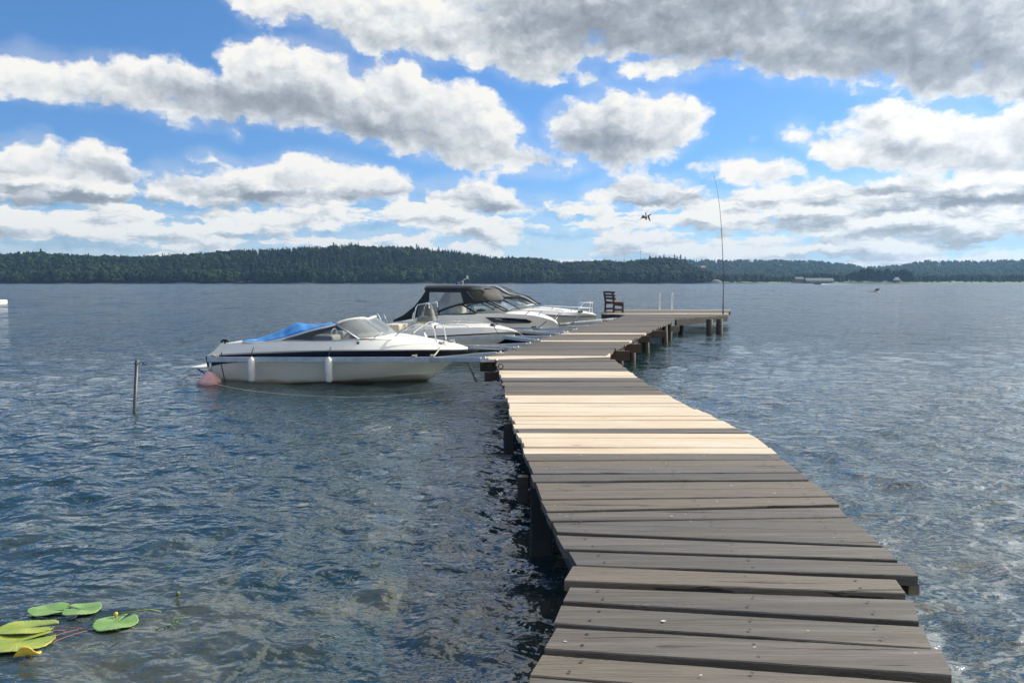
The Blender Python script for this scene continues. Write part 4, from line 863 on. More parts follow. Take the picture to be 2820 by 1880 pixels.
fl_ = empty('float', (0, 0, 0)); bpy.data.objects.remove(fl_)
fc = at_z(588, 1047, 0.0); mb = MB(); mb.lathe([(0, -.1), (.17, -.1), (.215, .015), (.205, .06), (.06, .20), (.05, .225), (0, .225)], (0, 0, 0), 12, flat=False)
f = mb.build('boom_float', M['buoy'], label='faded pink conical float under the end of the nearest boom', cat='float'); f.location = (E1.x + .02, E1.y, 0)
# fenders on the nearest boom, each on a short line
for px_, lab in ((692, 'white cylindrical fender on the nearest boom, near the pink float'), (905, 'white cylindrical fender on the nearest boom, right under the side window')):
    t_ = (px_ - 572) / (1185 - 572); q = E1.lerp(J1, t_) + Vector((0, -.075, 0)); top = at_y(px_, 990, q.y)
    r = empty('fender', (top.x, top.y, 0), label=lab, cat='fender', group='white fenders hanging from the nearest boom'); h0 = top.z
    mb = MB(); mb.lathe([(0, h0 - .40), (.045, h0 - .40), (.064, h0 - .37), (.066, h0 - .2), (.062, h0 + .0), (.03, h0 + .03), (.02, h0 + .05), (0, h0 + .05)], (0, 0, 0), 16); mb.build('fender_body', M['fender'], r)
    mb = MB(); mb.tube([(0, 0, h0 + .03), (.005, .02, h0 + .12), (.03, .05, h0 + .22)], .008, 6); mb.build('fender_line', M['ropedark'], r)
r = empty('fender', at_y(1168, 934, 18.2), label='grey round-topped fender hanging against the open console boat side', cat='fender'); mb = MB(); mb.lathe([(0, -.13), (.07, -.12), (.09, -.02), (.07, .08), (.03, .13), (.02, .17), (0, .17)], (0, 0, 0), 14); mb.build('fender_body', M['fender'], r)
mb = MB(); mb.tube([(0, 0, .16), (.01, 0, .34)], .008, 6); mb.build('fender_line', M['rope'], r)
# ------------------------------------------------------------------ ropes
def rope(name, pts, lab, r=.009, m='rope', cat='rope', group='mooring lines'):
    o_ = Vector(pts[0]); mb = MB(); mb.tube([Vector(p) - o_ for p in pts], r, 6); o = mb.build(name, M[m], None, label=lab, cat=cat, group=group); o.location = o_; return o
rope('mooring_rope', sag(at_y(1218,946,14.2), at_y(1192,983,13.4), .02), 'pale rope from the navy striped boat foredeck to the nearest boom', .014)
rope('mooring_rope', sag(at_y(1290,955,14.2), at_z(1418,958,DZ), .03), 'pale rope from the navy striped boat bow tip to the jetty', .008)
rope('mooring_rope', sag(at_y(620,946,14.7), at_y(606,982,14.1), .01), 'dark rope from the stern cleat of the navy striped boat to the boom end', .009, 'ropedark')
rope('mooring_rope', sag(at_y(608,996,14.02), at_z(620,1052,0), .0), 'dark rope dropping from the nearest boom into the water by the float', .010, 'ropedark')
rope('mooring_rope', sag(at_y(1358,895,18.9), at_y(1373,919,17.7), .01), 'dark rope from the console boat cleat down to a boom', .010, 'ropedark')
rope('mooring_rope', sag(at_y(1505,884,21.4), at_y(1468,907,20.7), .03), 'dark rope from the canopy cruiser bow down to its boom', .016, 'ropedark')
rope('mooring_rope', sag(at_y(1598,858,25.2), at_y(1578,890,23.4), .02), 'black snubber rope from the hooded cruiser bow to the jetty side', .020, 'ropedark')
rope('mooring_rope', sag(at_y(1638,875,25.4), at_z(1690,878,DZ), .06), 'slack pale rope from the hooded cruiser bow tip to the jetty', .010)
rope('mooring_rope', sag(at_y(1426,915,19.1), at_z(1512,929,DZ), .10), 'slack pale rope from the console boat bow tip to the jetty', .010)
ch_ = empty('chain', at_z(1289, 997, .5), label='rusty dark chain hanging from the nearest boom into the water', cat='chain'); a_ = at_y(1289, 996, 13.1); c_ = at_y(1311, 1050, 13.0); ch_.location = a_
for k in range(9):
    p_ = (c_ - a_) * (k / 8.0); mb = MB(); ax = Vector((1, 0, 0)) if k % 2 else Vector((0, 1, 0)); d = (c_ - a_).normalized()
    mb.tube([p_ + ax * .018 * math.cos(t) + d * .034 * math.sin(t) for t in np.linspace(0, 6.28, 11)[:-1]], .007, 5, close=True); mb.build('link', M['darkmetal'], ch_)
def coil(px, py, Y, lab, r0=.045, m='rope', n=3):
    q = at_y(px, py, Y); mb = MB(); P_ = []
    for i in range(n * 12 + 1):
        t = i / 12 * 2 * math.pi; P_.append(Vector((r0 * (1 + .25 * math.sin(t * .7)) * math.cos(t), r0 * .6 * math.sin(t * 1.1), .012 + .010 * i / 12 + .02 * math.sin(t * 1.7))))
    mb.tube(P_, .010, 5); o = mb.build('rope_knot', M[m], None, label=lab, cat='rope knot', group='knotted ropes on cleats and booms'); o.location = q
coil(1216, 948, 14.2, 'pale rope knot on the near foredeck cleat of the navy striped boat', .05); coil(1243, 942, 14.5, 'pale rope knot on the far foredeck cleat of the navy striped boat', .05)
coil(592, 984, 14.05, 'rope knot where the nearest boom ends above the pink float', .05); coil(1140, 985, 13.4, 'pale rope knot tied round the middle of the nearest boom', .04); coil(1190, 984, 13.35, 'white rope knot where the nearest boom divides into two arms', .035)
coil(1555, 896, 21.3, 'heap of white rope beside the canopy cruiser bow', .13, n=4); coil(1668, 884, 24.8, 'white rope bundle lying on the jetty edge by the hooded cruiser', .10, n=4)
coil(1470, 903, 20.6, 'dark rope knot on the boom before the canopy cruiser', .05, 'ropedark')
# mooring post and its long slack line
pb = at_z(370, 1135, 0); post = empty('mooring_post', (pb.x, pb.y, 0), label='slim metal post leaning slightly in open water at the left', cat='mooring post')
tp = at_y(377, 990, pb.y) - Vector((pb.x, pb.y, 0)); mb = MB(); mb.tube([tp * -1.5, tp], .023, 12); mb.build('pole', mat('post_metal', (.10, .10, .10), .45, .5, vary=(5, .6, (.05, .05, .048))), post)
mb = MB(); q = tp * .93; mb.tube([q + Vector((-.045, 0, .0)), q + Vector((.04, 0, 0))], .008, 6); mb.tube([q + Vector((.065 + .026 * math.cos(t), 0, .026 * math.sin(t))) for t in np.linspace(0, 6.28, 13)[:-1]], .004, 5, close=True); mb.build('ring', M['darkmetal'], post)
w0 = post.location + q + Vector((.09, 0, 0)); w3 = at_y(1368, 1049, 9.9)
LP = [w0, at_y(557, 1048, 10.9), at_y(700, 1077, 10.8), at_y(900, 1092, 10.6), at_y(1028, 1091, 10.4), at_y(1176, 1080, 10.2), w3]
rope('guide_line', spline(LP, 50), 'long thin slack line from the open water post to the jetty side', .0035, 'rope', 'line', None)
mb = MB(); e_ = w0
o = MB(); o.tube([Vector((.03 * math.cos(t) + .03, .012 * math.sin(t * 2), .02 * math.sin(t))) for t in np.linspace(0, 12, 26)], .006, 5); kn_ = o.build('rope_knot', M['ropedark'], None, label='dark rope knot at the ring of the open water post', cat='rope knot', group='knotted ropes on cleats and booms'); kn_.location = w0
# ------------------------------------------------------------------ water lilies
def leafmat(name, c1, c2):
    m = bpy.data.materials.new(name); m.use_nodes = True; N = NT(m.node_tree); b_ = m.node_tree.nodes['Principled BSDF']; t = N.n('ShaderNodeTexCoord'); co = t.outputs['Object']
    c = N.mix(N.smooth(N.noise(co, 9, 4, .6), .35, .68), c1, c2); c = N.mix(N.math('MULTIPLY', N.smooth(N.noise(co, 45, 3, .6), .62, .74), .6), c, (.30, .26, .06))
    N.put(b_.inputs['Base Color'], c); b_.inputs['Roughness'].default_value = .38; bp = N.n('ShaderNodeBump'); bp.inputs['Distance'].default_value = .003; bp.inputs['Strength'].default_value = .6
    sp_ = N.n('ShaderNodeSeparateXYZ'); N.put(sp_.inputs[0], co); ang = N.math('ARCTAN2', sp_.outputs[1], sp_.outputs[0]); ve = N.math('SINE', N.math('MULTIPLY', ang, 26)); N.put(bp.inputs['Height'], N.math('ADD', N.math('MULTIPLY', ve, .25), N.noise(co, 20, 3))); N.put(b_.inputs['Normal'], bp.outputs[0]); return m
LG = leafmat('green_lily_leaf', (.15, .28, .08), (.24, .36, .11)); LY = leafmat('olive_lily_leaf', (.22, .31, .05), (.36, .39, .07)); LW = leafmat('yellow_lily_leaf', (.85, .62, .04), (.8, .66, .16))
def lily(px, py, rx, ry, rot, notch, m, lab, z=.028, curl=0):
    c = at_z(px, py, z); ex = at_z(px + rx, py, z).x - c.x; ey = abs(at_z(px, py - ry, z).y - at_z(px, py + ry, z).y) / 2
    mb = MB(); n = 44; rings = []; cr, sr = math.cos(rot), math.sin(rot)
    for f_ in (.0, .35, .7, .93, 1.0):
        ring = []
        for k in range(n + 1):
            a = notch + .16 + (2 * math.pi - .32) * k / n; e = f_ * (1 + .018 * math.sin(9 * a) + .012 * math.sin(23 * a))
            x, y = ex * e * math.cos(a), ey * e * math.sin(a)
            ring.append(Vector((x * cr - y * sr, x * sr + y * cr, .006 * f_ * math.sin(3 * a + px) + .004 * f_ + curl * max(0, -y / ey) ** 2 * .05)))
        rings.append(ring)
    mb.loft(rings); o = mb.build('lily_leaf', m, None, solid=.003, label=lab, cat='lily leaf', group='floating water lily leaves'); o.location = c
lily(136, 1679, 56, 17, 0, -.3, LG, 'pale green lily leaf, farther left of the touching pair', .010)
lily(226, 1678, 49, 19, .12, 2.9, LG, 'green lily leaf touching the right side of another leaf', .016)
lily(319, 1715, 58, 23, .0, 1.3, LG, 'lone green oval lily leaf floating right of the others', .010)
lily(76, 1728, 76, 21, .2, -.1, LY, 'olive green lily leaf lying on top of the bigger left leaf', .022)
lily(50, 1768, 92, 32, .15, .5, LY, 'largest olive lily leaf, cut off by the left edge', .010)
lily(76, 1804, 34, 8, .25, 1.0, LW, 'small bright yellow curled leaf below the olive lily leaves', .014, 1)
def stemobj(name, pts, r, m, lab, cat='stem', group=None): return rope(name, pts, lab, r, m, cat, group)
M['stem'] = mat('lily_stem', (.25, .28, .06), .5); M['redstem'] = mat('red_lily_stem', (.26, .10, .08), .6); M['bud'] = mat('lily_bud', (.55, .42, .06), .5); M['weed'] = mat('pondweed', (.10, .17, .04), .6)
bd = empty('lily_bud', at_z(319, 1690, .03), label='small yellow-orange lily bud standing behind the lone leaf', cat='lily bud')
mb = MB(); mb.lathe([(.004, -.03), (.005, -.012), (.010, -.006), (.012, .002), (.008, .010), (0, .012)], (0, 0, 0), 10); mb.build('bud', M['bud'], bd)
mb = MB(); mb.tube([at_z(322, 1687, .02) - bd.location, at_z(370, 1683, .035) - bd.location, at_z(412, 1677, .035) - bd.location, at_z(443, 1683, .025) - bd.location], .004, 5); mb.build('stalk', M['stem'], bd)
b2_ = MB(); b2_.lathe([(.006, -.03), (.010, -.012), (.013, -.004), (.010, .004), (0, .006)], (0, 0, 0), 10); o = b2_.build('lily_bud', M['weed'], None, label='tiny dark green bud poking up alone above the ripples', cat='lily bud'); o.location = at_z(490, 1631, .01)
lp_ = empty('lily_plant', at_z(190, 1738, 0), label='bundle of thin reddish lily stems trailing right from the olive leaves', cat='water plant')
for i, (x0_, y0_, x1_, y1_) in enumerate(((138, 1727, 226, 1731), (140, 1738, 180, 1737), (146, 1753, 216, 1733), (142, 1769, 240, 1736))):
    mb = MB(); mb.tube([q - lp_.location for q in sag(at_z(x0_, y0_, .034), at_z(x1_, y1_, .016), -.006)], .0025, 5); mb.build('stem', M['redstem'], lp_)
wd = MB()
for a_ in range(5):
    q = at_z(469 + a_ * 2, 1716 + (a_ % 2) * 6, .022) - at_z(469, 1719, .0); wd.tube([q, q + Vector((.03 * math.cos(a_), .05 * math.sin(a_ * 2), .006)), q + Vector((.06 * math.cos(a_ * 1.7), .09 * math.sin(a_ * 2), -.004))], .003, 5)
o = wd.build('water_weed', M['weed'], None, label='tuft of green weed just breaking the surface right of the lilies', cat='water plant'); o.location = at_z(469, 1719, 0)
# ------------------------------------------------------------------ far shore
SKF = [(-900,712),(-400,708),(0,700),(30,697),(85,692),(120,692),(150,696),(200,699),(300,702),(400,704),(450,700),(500,698),(560,696),(600,691),(650,688),(700,686),(800,683),(850,680),(900,679),(935,673),(965,672),(1000,675),(1050,678),(1100,677),(1150,680),(1200,686),(1250,690),(1300,698),(1340,704),(1380,708),(1440,707),(1500,712),(1540,719),(1600,719),(1660,713),(1700,718),(1740,716),(1780,711),(1830,708),(1870,712),(1900,726),(1950,744),(2000,752),(2060,764),(2140,772),(2300,774),(2600,773),(3600,772)]
SKB = [(1500,740),(1700,722),(1850,714),(1900,712),(2000,713),(2100,713),(2250,716),(2290,721),(2340,725),(2365,731),(2400,732),(2440,730),(2490,724),(2540,714),(2600,716),(2700,715),(2820,712),(3200,706),(3700,715)]
def li(T, x): return np.interp(x, [t[0] for t in T], [t[1] for t in T])
def hgt(px, D):
    """ground height of the far shore at photo bearing px and distance D (arrays)"""
    hf = np.maximum(1.0, 1.85 + (777 - li(SKF, px)) * 1110 / 2120 - 15); hb = np.maximum(1.0, 1.85 + (777 - li(SKB, px)) * 1950 / 2120 - 14)
    wob = 14 * np.sin(px * .021) + 8 * np.sin(px * .057 + 1)
    sf = np.clip((D - 905 - wob) / (205 - wob), 0, 1); f = hf * (sf * sf * (3 - 2 * sf)) ** .8 * np.where(D > 1110, np.clip(1 - (D - 1110) / 500, 0, 1), 1)
    low = np.clip((D - 960) / 20, -1, 1) * 1.3
    right = 1 / (1 + np.exp(-(px - 1960) / 25)); sb = np.clip((D - 1350) / 600, 0, 1); bk = hb * sb ** 1.1
    g = np.maximum(f * (1 - right) + low * right, np.where(D > 1350, bk, -5))
    return g + np.where(D < 905 + wob, -1.5, 0) * (1 - right) + .2
def gx(px, D): return (px - 1410) / 2120.0 * D
def build_hills():
    px = np.linspace(-1500, 4400, 420); D = np.concatenate([np.linspace(890, 1000, 26), np.linspace(1010, 1400, 24), np.linspace(1430, 2600, 24)])
    P_, D_ = np.meshgrid(px, D, indexing='ij'); Z = hgt(P_, D_); V = np.stack([gx(P_, D_), D_, Z], -1).reshape(-1, 3); n = len(D)
    me = bpy.data.meshes.new('hills'); F = [(i * n + j, (i + 1) * n + j, (i + 1) * n + j + 1, i * n + j + 1) for i in range(len(px) - 1) for j in range(n - 1)]
    me.from_pydata([tuple(v) for v in V], [], F); me.update()
    m = bpy.data.materials.new('shore_ground'); m.use_nodes = True; N = NT(m.node_tree); b_ = m.node_tree.nodes['Principled BSDF']; g = N.n('ShaderNodeNewGeometry'); p = g.outputs['Position']
    sp_ = N.n('ShaderNodeSeparateXYZ'); N.put(sp_.inputs[0], p)
    c = N.mix(N.noise(N.map(p, sc=(.02, .06, 1)), 1, 4), (.05, .10, .025), (.13, .19, .06)); c = N.mix(N.smooth(sp_.outputs[0], 280, 180), c, (.03, .045, .02)); c = N.mix(N.smooth(sp_.outputs[2], 4, 9), c, (.03, .05, .02)); c = N.mix(N.smooth(sp_.outputs[2], .9, .5), c, (.10, .09, .07))
    N.put(b_.inputs['Base Color'], c); b_.inputs['Roughness'].default_value = .95; me.materials.append(m)
    o = bpy.data.objects.new('hills', me); COL.objects.link(o); tag(o, kind='structure')
build_hills()
# tree shapes: unit height; triangles as (verts, faces)
def conifer(r):
    V, F = [], []; lay = r.integers(6, 9); n = 7
    for l in range(lay):
        t = l / lay; z1 = .10 + .90 * (l + 1.25) / (lay + .25); z0 = .06 + .90 * l / lay; R = .21 * (1 - t) ** .8 * r.uniform(.8, 1.2) + .012; b_ = len(V); a0 = r.random() * 6
        V.append((r.normal(0, .008), r.normal(0, .008), min(1, z1)))
        for k in range(n * 2):
            a = a0 + math.pi * k / n; q = R * (r.uniform(.9, 1.25) if k % 2 else r.uniform(.35, .6)); V.append((q * math.cos(a), q * math.sin(a), z0 + (0 if k % 2 else .05) + r.normal(0, .012)))
        for k in range(n * 2): F.append((b_, b_ + 1 + k, b_ + 1 + (k + 1) % (n * 2)))
    return np.array(V), np.array(F)
def leafy(r, wide=.32, n=150, base=.12):
    V, F = [], []; L = [(r.normal(0, wide * .38), r.normal(0, wide * .38), r.uniform(base + .2, .84), r.uniform(.13, .2)) for _ in range(9)] + [(0, 0, .6, .26), (0, 0, .38, .24), (0, 0, .8, .17)]
    for k in range(n):
        c = L[r.integers(len(L))]; d = r.normal(size=3); d /= np.linalg.norm(d); q = np.array(c[:3]) + d * c[3] * r.uniform(.75, 1.08); q[2] = min(max(q[2], base), 1.0)
        s_ = r.uniform(.035, .075); u = np.cross(d, r.normal(size=3)); u /= np.linalg.norm(u) + 1e-9; w = np.cross(d, u) ; w = w + d * r.uniform(-.4, .4); b_ = len(V)
        V += [q + u * s_, q - u * s_ * .6 + w * s_, q - u * s_ * .5 - w * s_ * .9]; F.append((b_, b_ + 1, b_ + 2))
    ph = (1 + 5 ** .5) / 2; ico = np.array([(-1, ph, 0), (1, ph, 0), (-1, -ph, 0), (1, -ph, 0), (0, -1, ph), (0, 1, ph), (0, -1, -ph), (0, 1, -ph), (ph, 0, -1), (ph, 0, 1), (-ph, 0, -1), (-ph, 0, 1)]) / 1.9
    IF = [(0, 11, 5), (0, 5, 1), (0, 1, 7), (0, 7, 10), (0, 10, 11), (1, 5, 9), (5, 11, 4), (11, 10, 2), (10, 7, 6), (7, 1, 8), (3, 9, 4), (3, 4, 2), (3, 2, 6), (3, 6, 8), (3, 8, 9), (4, 9, 5), (2, 4, 11), (6, 2, 10), (8, 6, 7), (9, 8, 1)]
    for c in L:
        b_ = len(V); V += [np.array(c[:3]) + q * c[3] * .86 * r.uniform(.85, 1.1) for q in ico]; F += [(b_ + i, b_ + j, b_ + k) for i, j, k in IF]
    return np.array(V), np.array(F)
rt_ = np.random.default_rng(11)
CON = [conifer(rt_) for _ in range(9)]; LEA = [leafy(rt_) for _ in range(8)] + [leafy(rt_, .2, 120, .08) for _ in range(3)]
def foliage(name, c1, c2, c3):
    m = bpy.data.materials.new(name); m.use_nodes = True; N = NT(m.node_tree); b_ = m.node_tree.nodes['Principled BSDF']; at = N.n('ShaderNodeAttribute', attribute_name='tone'); g = N.n('ShaderNodeNewGeometry')
    c = N.mix(N.smooth(at.outputs['Fac'], 0, .5), c1, c2); c = N.mix(N.smooth(at.outputs['Fac'], .5, 1), c, c3)
    c = N.mix(N.math('MULTIPLY', N.smooth(N.noise(g.outputs['Position'], .35, 3), .4, .65), .4), c, c2)
    N.put(b_.inputs['Base Color'], c); b_.inputs['Roughness'].default_value = .9; b_.inputs['Specular IOR Level'].default_value = .15; return m
FM = foliage('mixed_forest_foliage', (.006, .018, .011), (.016, .036, .014), (.060, .095, .028))
BARK = mat('bark', (.09, .07, .055), .9)
def forest(name, spots):
    """spots: rows of (x, y, z, height, kind 0 conifer / 1 leafy, tone)"""
    VV, FF, TT = [], [], []; off = 0
    for (x, y, z, h, kd, tn) in spots:
        V, F = (CON if kd < .5 else LEA)[rt_.integers(9 if kd < .5 else 11)]; a = rt_.random() * 6.28; c, s_ = math.cos(a), math.sin(a); w = h * rt_.uniform(.85, 1.2) * (1.0 if kd < .5 else 1.05)
        U = np.empty_like(V); U[:, 0] = (V[:, 0] * c - V[:, 1] * s_) * w + x; U[:, 1] = (V[:, 0] * s_ + V[:, 1] * c) * w + y; U[:, 2] = V[:, 2] * h + z
        VV.append(U); FF.append(F + off); TT.append(np.full(len(F), tn)); off += len(V)
    V = np.vstack(VV).astype(np.float32); F = np.vstack(FF).astype(np.int32); T = np.concatenate(TT).astype(np.float32)
    me = bpy.data.meshes.new(name); me.vertices.add(len(V)); me.vertices.foreach_set('co', V.ravel()); me.loops.add(F.size); me.loops.foreach_set('vertex_index', F.ravel())
    me.polygons.add(len(F)); me.polygons.foreach_set('loop_start', np.arange(len(F), dtype=np.int32) * 3); me.polygons.foreach_set('loop_total', np.full(len(F), 3, dtype=np.int32)); me.update(calc_edges=True)
    at = me.attributes.new('tone', 'FLOAT', 'FACE'); at.data.foreach_set('value', T); me.materials.append(FM)
    o = bpy.data.objects.new(name, me); COL.objects.link(o); return o
R_ = np.random.default_rng(5)
def scatter(n, p0, p1, d0, d1, hlo, hhi, lf, tlo, thi, keep=lambda p, d: True):
    out = []
    for _ in range(n):
        p = R_.uniform(p0, p1); d = R_.uniform(d0, d1)
        if not keep(p, d): continue
        l = lf(p, d); kd = 1.0 if R_.random() < l else 0.0
        h = R_.uniform(hlo, hhi) * (1.0 if kd else 1.08); h *= 1 + (.18 if R_.random() < .02 and not kd else 0)
        z = float(hgt(np.float64(p), np.float64(d)))
        if z < .4: continue
        tn = np.clip(R_.uniform(tlo, thi) + (.22 if kd else -.1) + .18 * math.sin(p * .013) * math.sin(d * .05), 0, 1); out.append((gx(p, d), d, z - .5, h, kd, tn))
    return out
S1 = scatter(6500, -700, 1960, 905, 1135, 12, 16, lambda p, d: (.8 if d < 955 else .42) + (.25 if p < 400 or p > 1400 else 0) - (.2 if 700 < p < 1300 and d > 950 else 0), .05, .55)
S1 += scatter(900, -500, 1880, 908, 930, 6, 12, lambda p, d: .95, .25, .75)
S1 += scatter(260, 1880, 2105, 930, 1100, 8, 14, lambda p, d: .9, .35, .9)
w1 = forest('far_wood', S1); tag(w1, 'dark mixed wood covering the hill across the lake', 'wood', kind='stuff')
S2 = scatter(5200, 1780, 3500, 1400, 1990, 10, 15, lambda p, d: .62, .30, .95)
w2 = forest('back_wood', S2); tag(w2, 'paler green wood on the lower hills at the far right', 'wood', kind='stuff')
def shoretop(p): return float(np.interp(p, [1900, 2050, 2110, 2130, 2180, 2215, 2290, 2310, 2350, 2375, 2390, 2500, 2520, 2800, 3300], [742, 752, 756, 758, 756, 748, 746, 752, 746, 740, 740, 740, 753, 751, 750]))
S3 = []
for _ in range(620):
    p = R_.uniform(2080, 3300); far = p > 2500 or 2205 < p < 2300 or 2120 < p < 2200; d = R_.uniform(1010, 1090) if far else R_.uniform(1000, 1080)
    if 2330 < p < 2345 and R_.random() < .5: continue
    h = (777 - shoretop(p)) * d / 2120 * R_.uniform(.72, 1.0)
    S3.append((gx(p, d), d, 1.0, h, 1.0 if R_.random() < .85 else 0.0, np.clip(R_.uniform(.2, .8), 0, 1)))
w3 = forest('shore_trees', S3); tag(w3, 'line of rounded trees along the low right shore', 'trees', kind='stuff')
def far_tree(name, px, pytop, D, kind, lab, group, tone, wide=1.0):
    z = float(hgt(np.float64(px), np.float64(D))); x = gx(px, D); h = 1.85 + (777 - pytop) * D / 2120 - z
    r = empty(name, (x, D, z), label=lab, cat='tree', group=group); V, F = (CON if kind == 0 else LEA)[int(px) % 8]
    me = bpy.data.meshes.new('crown'); hh = min(h, 19 if kind == 0 else 20); z0 = h - hh
    me.from_pydata([(v[0] * hh * wide, v[1] * hh * wide, z0 + v[2] * hh) for v in V], [], [tuple(int(i) for i in f) for f in F]); at = me.attributes.new('tone', 'FLOAT', 'FACE'); at.data.foreach_set('value', [tone] * len(F)); me.materials.append(FM)
    o = bpy.data.objects.new('crown', me); COL.objects.link(o); o.parent = r
    mb = MB(); mb.tube([(0, 0, -1), (0, 0, z0 + hh * .5)], [.3, .15], 6); mb.build('trunk', BARK, r)
ORD = ['first', 'second', 'third', 'fourth', 'fifth', 'sixth', 'seventh', 'eighth', 'ninth']
for i, (px, py) in enumerate(((1787,703),(1804,704),(1814,703),(1826,699),(1840,705),(1855,700),(1862,704),(1872,700),(1884,706))):
    far_tree('conifer', px, py, 1075, 0, 'dark conifer on the skyline left of the rod, %s from the left' % ORD[i], 'conifers standing above the wooded point', .12, 1.15)
far_tree('conifer', 120, 684, 1080, 0, 'tall dark conifer poking above the wooded skyline at the far left', None, .1, 1.5)
for i, (px, py) in enumerate(((2352,746),(2372,738),(2395,736),(2418,739),(2441,736),(2462,742),(2488,739),(2506,748))):
    far_tree('broadleaf_tree', px, py, 985, 1, 'rounded green tree in the shore clump behind the rock, %s from the left' % ORD[i], 'broadleaf trees on the right shore', .42, 1.25)
# buildings on the far shore
M['farwall'] = mat('pale_plank_wall', (.24, .23, .20), .8); M['farroof'] = mat('grey_green_roof', (.15, .19, .16), .9); M['redwall'] = mat('dull_red_wall', (.22, .14, .11), .8); M['wwall'] = mat('white_wall', (.8, .8, .78), .6); M['dglass'] = mat('dark_window', (.03, .035, .04), .3)
def house(name, pxl, pxr, pyb, pye, pyr, D, depth, wall, roof, lab, cat, nw, gable=False):
    xl, xr = gx(pxl, D), gx(pxr, D); zb = max(.6, at_y(1410, pyb, D).z - .6); ze = at_y(1410, pye, D).z; zr = at_y(1410, pyr, D).z; w = xr - xl
    r = empty(name, ((xl + xr) / 2, D, zb), label=lab, cat=cat); mb = MB(); mb.box((0, depth / 2, (ze - zb) / 2), (w, depth, ze - zb)); mb.build('wall', wall, r)
    mb = MB(); e = .5; h0, h1 = ze - zb, zr - zb
    if gable: mb.slab([(-w / 2 - e, -e, h0), (0, -e, h1), (w / 2 + e, -e, h0)], (0, 1, 0), depth + 2 * e)
    else:
        A_ = [(-w / 2 - e, -e, h0), (-w / 2 - e, depth / 2, h1), (-w / 2 - e, depth + e, h0)]; mb.slab(A_, (1, 0, 0), w + 2 * e)
    mb.build('roof', roof, r)
    for k in range(nw):
        mb = MB(); x = -w / 2 + w * (k + .5) / nw; mb.box((x, -.03, (ze - zb) * .55), (w / nw * .35, .08, (ze - zb) * .35)); mb.build('window', M['dglass'], r)
M['rock'] = mat('grey_rock', (.26, .24, .21), .9, vary=(.3, .6, (.14, .13, .11)))
house('barn', 2219, 2294, 777, 773, 765.5, 965, 11, M['farwall'], M['farroof'], 'long low pale barn with grey green roof on the right shore', 'barn', 6)
house('house', 2190, 2211, 777, 768, 762.5, 972, 8, M['redwall'], M['farroof'], 'small reddish house with grey roof left of the long barn', 'house', 2)
house('boathouse', 2464, 2475, 778, 771, 763, 955, 6, M['redwall'], M['wwall'], 'little boathouse with bright white gable roof at the shore trees', 'boathouse', 1, True)
house('hillside_house', 1929, 1941, 743, 737, 731.5, 935, 7, M['redwall'], M['rock'], 'small house with a pale roof high among the shore trees by the rod', 'house', 1)
mb = MB(); mb.beam((0, 0, 0), (0, 0, 3.2), .25, .25, (0, 1, 0)); mb.box((0, 0, 3.0), (1.9, .2, .9)); o = mb.build('shore_sign', M['wwall'], None, label='white T-shaped board on the far shore right of the barn', cat='sign'); o.location = (gx(2335.5, 962), 962, .8)
for px, py, lab in ((1719, 705, 'shorter thin mast on the wooded skyline, right of the bench'), (1764, 691, 'taller thin mast with a head, on the skyline left of the conifers')):
    z0 = 20; p_ = at_y(px, py, 1400); mb = MB(); mb.tube([(0, 0, 0), (0, 0, p_.z - z0)], [.30, .16], 6)
    if py < 700: mb.box((0, 0, p_.z - z0 - 1), (1.6, 1, 1.6))
    o = mb.build('mast', M['dgrey'], None, label=lab, cat='mast', group='masts on the far hill'); o.location = (p_.x, 1400, z0)
mb = MB(); r_ = np.random.default_rng(3)
def rock(mb, c, sx, sy, sz, n=9):
    vs = []; 
    for k in range(5):
        for i in range(n):
            a = 2 * math.pi * i / n; q = math.cos(k / 4 * math.pi / 2) * r_.uniform(.85, 1.1); vs.append((c[0] + sx * q * math.cos(a), c[1] + sy * q * math.sin(a), c[2] + sz * math.sin(k / 4 * math.pi / 2) * r_.uniform(.9, 1.05)))
    fs = [(k * n + i, k * n + (i + 1) % n, (k + 1) * n + (i + 1) % n, (k + 1) * n + i) for k in range(4) for i in range(n)]; mb.add(vs, fs)
M['rock'] = mat('grey_rock', (.26, .24, .21), .9, vary=(.3, .6, (.14, .13, .11)))
rock(mb, (0, 0, 0), 7, 5, 4); o = mb.build('rock_outcrop', M['rock'], None, label='bare grey rock outcrop among shore trees just left of the rod foot', cat='rock'); o.location = (gx(1971, 912), 912, 1)
# skerry with two cormorants
sk = at_z(2406, 804, 0); mb = MB(); rock(mb, (0, 0, -.1), 1.4, .8, .26); rock(mb, (.5, .1, -.05), .6, .5, .30)
M['darkrock'] = mat('wet_dark_rock', (.045, .042, .038), .6); o = mb.build('skerry', M['darkrock'], None, label='low dark rock just above the water, birds resting on it', cat='rock'); o.location = sk
def cormorant(px, lab, spread):
    q = at_y(px, 801, sk.y); r = empty('cormorant', (q.x, sk.y + .05, .20), label=lab, cat='bird', group='cormorants resting on the low rock')
    mb = MB(); mb.tube([(-.26, 0, .02), (-.12, 0, .14), (0, 0, .24), (.07, 0, .36), (.06, 0, .47), (.08, 0, .54), (.13, 0, .56), (.21, 0, .555)], [.02, .07, .085, .06, .03, .028, .03, .006], 8); mb.build('body', M['rubber'], r)
    if spread:
        for s_ in (-1, 1):
            mb = MB(); mb.slab([(0, 0, .32), (s_ * .22, .02, .42), (s_ * .38, .04, .34), (s_ * .30, .03, .16), (s_ * .05, 0, .14)], (0, 1, 0), .03); mb.build('wing', M['rubber'], r)
cormorant(2415, 'left dark bird of the two on the low rock, wings held open', True); cormorant(2420, 'right dark bird of the two on the low rock, upright neck', False)
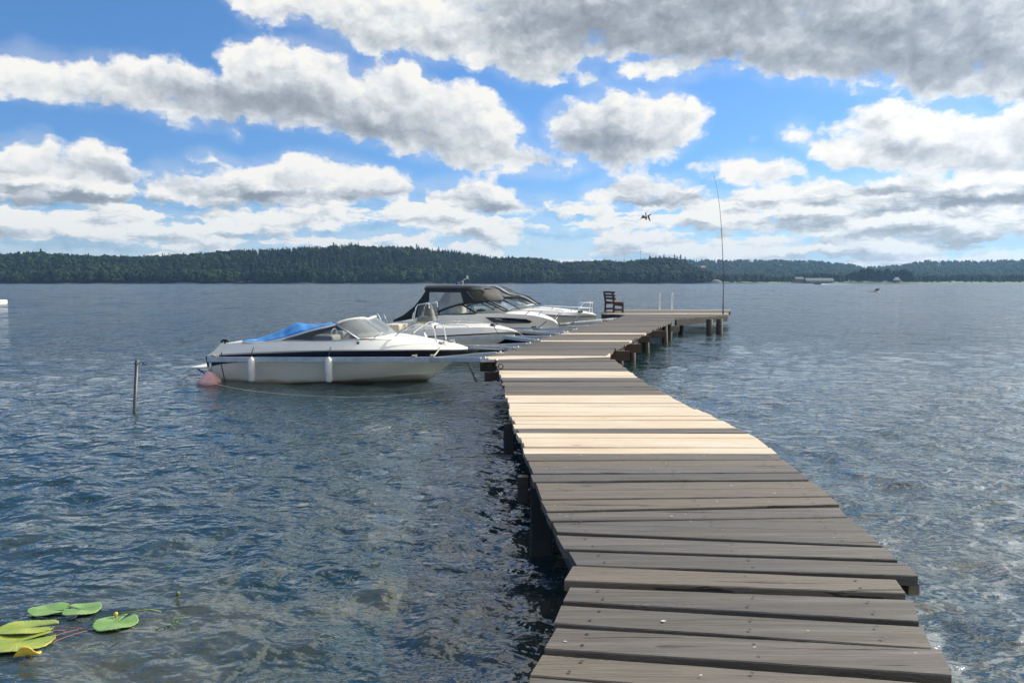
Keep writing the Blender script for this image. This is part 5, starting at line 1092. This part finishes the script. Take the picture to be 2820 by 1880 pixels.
# passing motorboat with its wake
mbp = at_y(2252, 783, 640); r = empty('speedboat', (mbp.x, 640, 0), math.pi, label='small dark motorboat speeding left far out near the right shore', cat='motorboat')
mb = MB(); secs = []
for u, w_, h_ in ((-2.6, 1.0, .9), (-1, 1.05, .95), (1, .9, 1.1), (2.2, .5, 1.35), (3.0, .05, 1.5)): secs.append([(u, -w_, h_), (u, -w_ * .7, -.1), (u, 0, -.2), (u, w_ * .7, -.1), (u, w_, h_), (u, 0, h_ + .05), (u, -w_, h_)])
mb.loft(secs); mb.build('hull', M['darkmetal'], r); mb = MB(); mb.box((-.2, 0, 1.3), (1.2, 1.1, .6)); mb.build('windshield', M['dgrey'], r, bevel=.1)
mb = MB(); mb.loft([[(-2.5, -.8, .12), (-2.5, 0, .45), (-2.5, .8, .12)], [(-6, -1.3, .08), (-6, 0, .30), (-6, 1.3, .08)], [(-14, -2, .06), (-14, 0, .14), (-14, 2, .06)], [(-26, -2.6, .03), (-26, 0, .05), (-26, 2.6, .03)]]); mb.build('wake', mat('white_foam', (.85, .87, .87), .8), r)
# white raft entering at the left edge
q = at_z(4, 838, 0); r = empty('moored_raft', (q.x - .62, q.y, 0), label='white boat stern with pale timber rail cut by the left edge', cat='boat')
mb = MB(); mb.box((-1.2, 0, .18), (3.4, 2, .36)); mb.build('hull', M['gel'], r, bevel=.05); mb = MB(); mb.box((-1.2, -.85, .52), (3.3, .12, .16)); mb.build('rail', M['endgrain'], r); 
for x_ in (.35, -1.2):
    mb = MB(); mb.box((x_, -.86, .40), (.12, .10, .2)); mb.build('rail_post', M['endgrain'], r)
# ------------------------------------------------------------------ haze
hz = MB(); hz.box((0, 1300, 44), (9000, 2900, 98)); 
hm_ = bpy.data.materials.new('haze_air'); hm_.use_nodes = True; hm_.node_tree.nodes.clear(); N = NT(hm_.node_tree); v_ = N.n('ShaderNodeVolumePrincipled'); v_.inputs['Color'].default_value = (.36, .64, 1.0, 1); v_.inputs['Density'].default_value = .00011; v_.inputs['Anisotropy'].default_value = .3
o_ = N.n('ShaderNodeOutputMaterial'); N.L.new(v_.outputs[0], o_.inputs['Volume']); ho = hz.build('haze', hm_); tag(ho, kind='stuff')
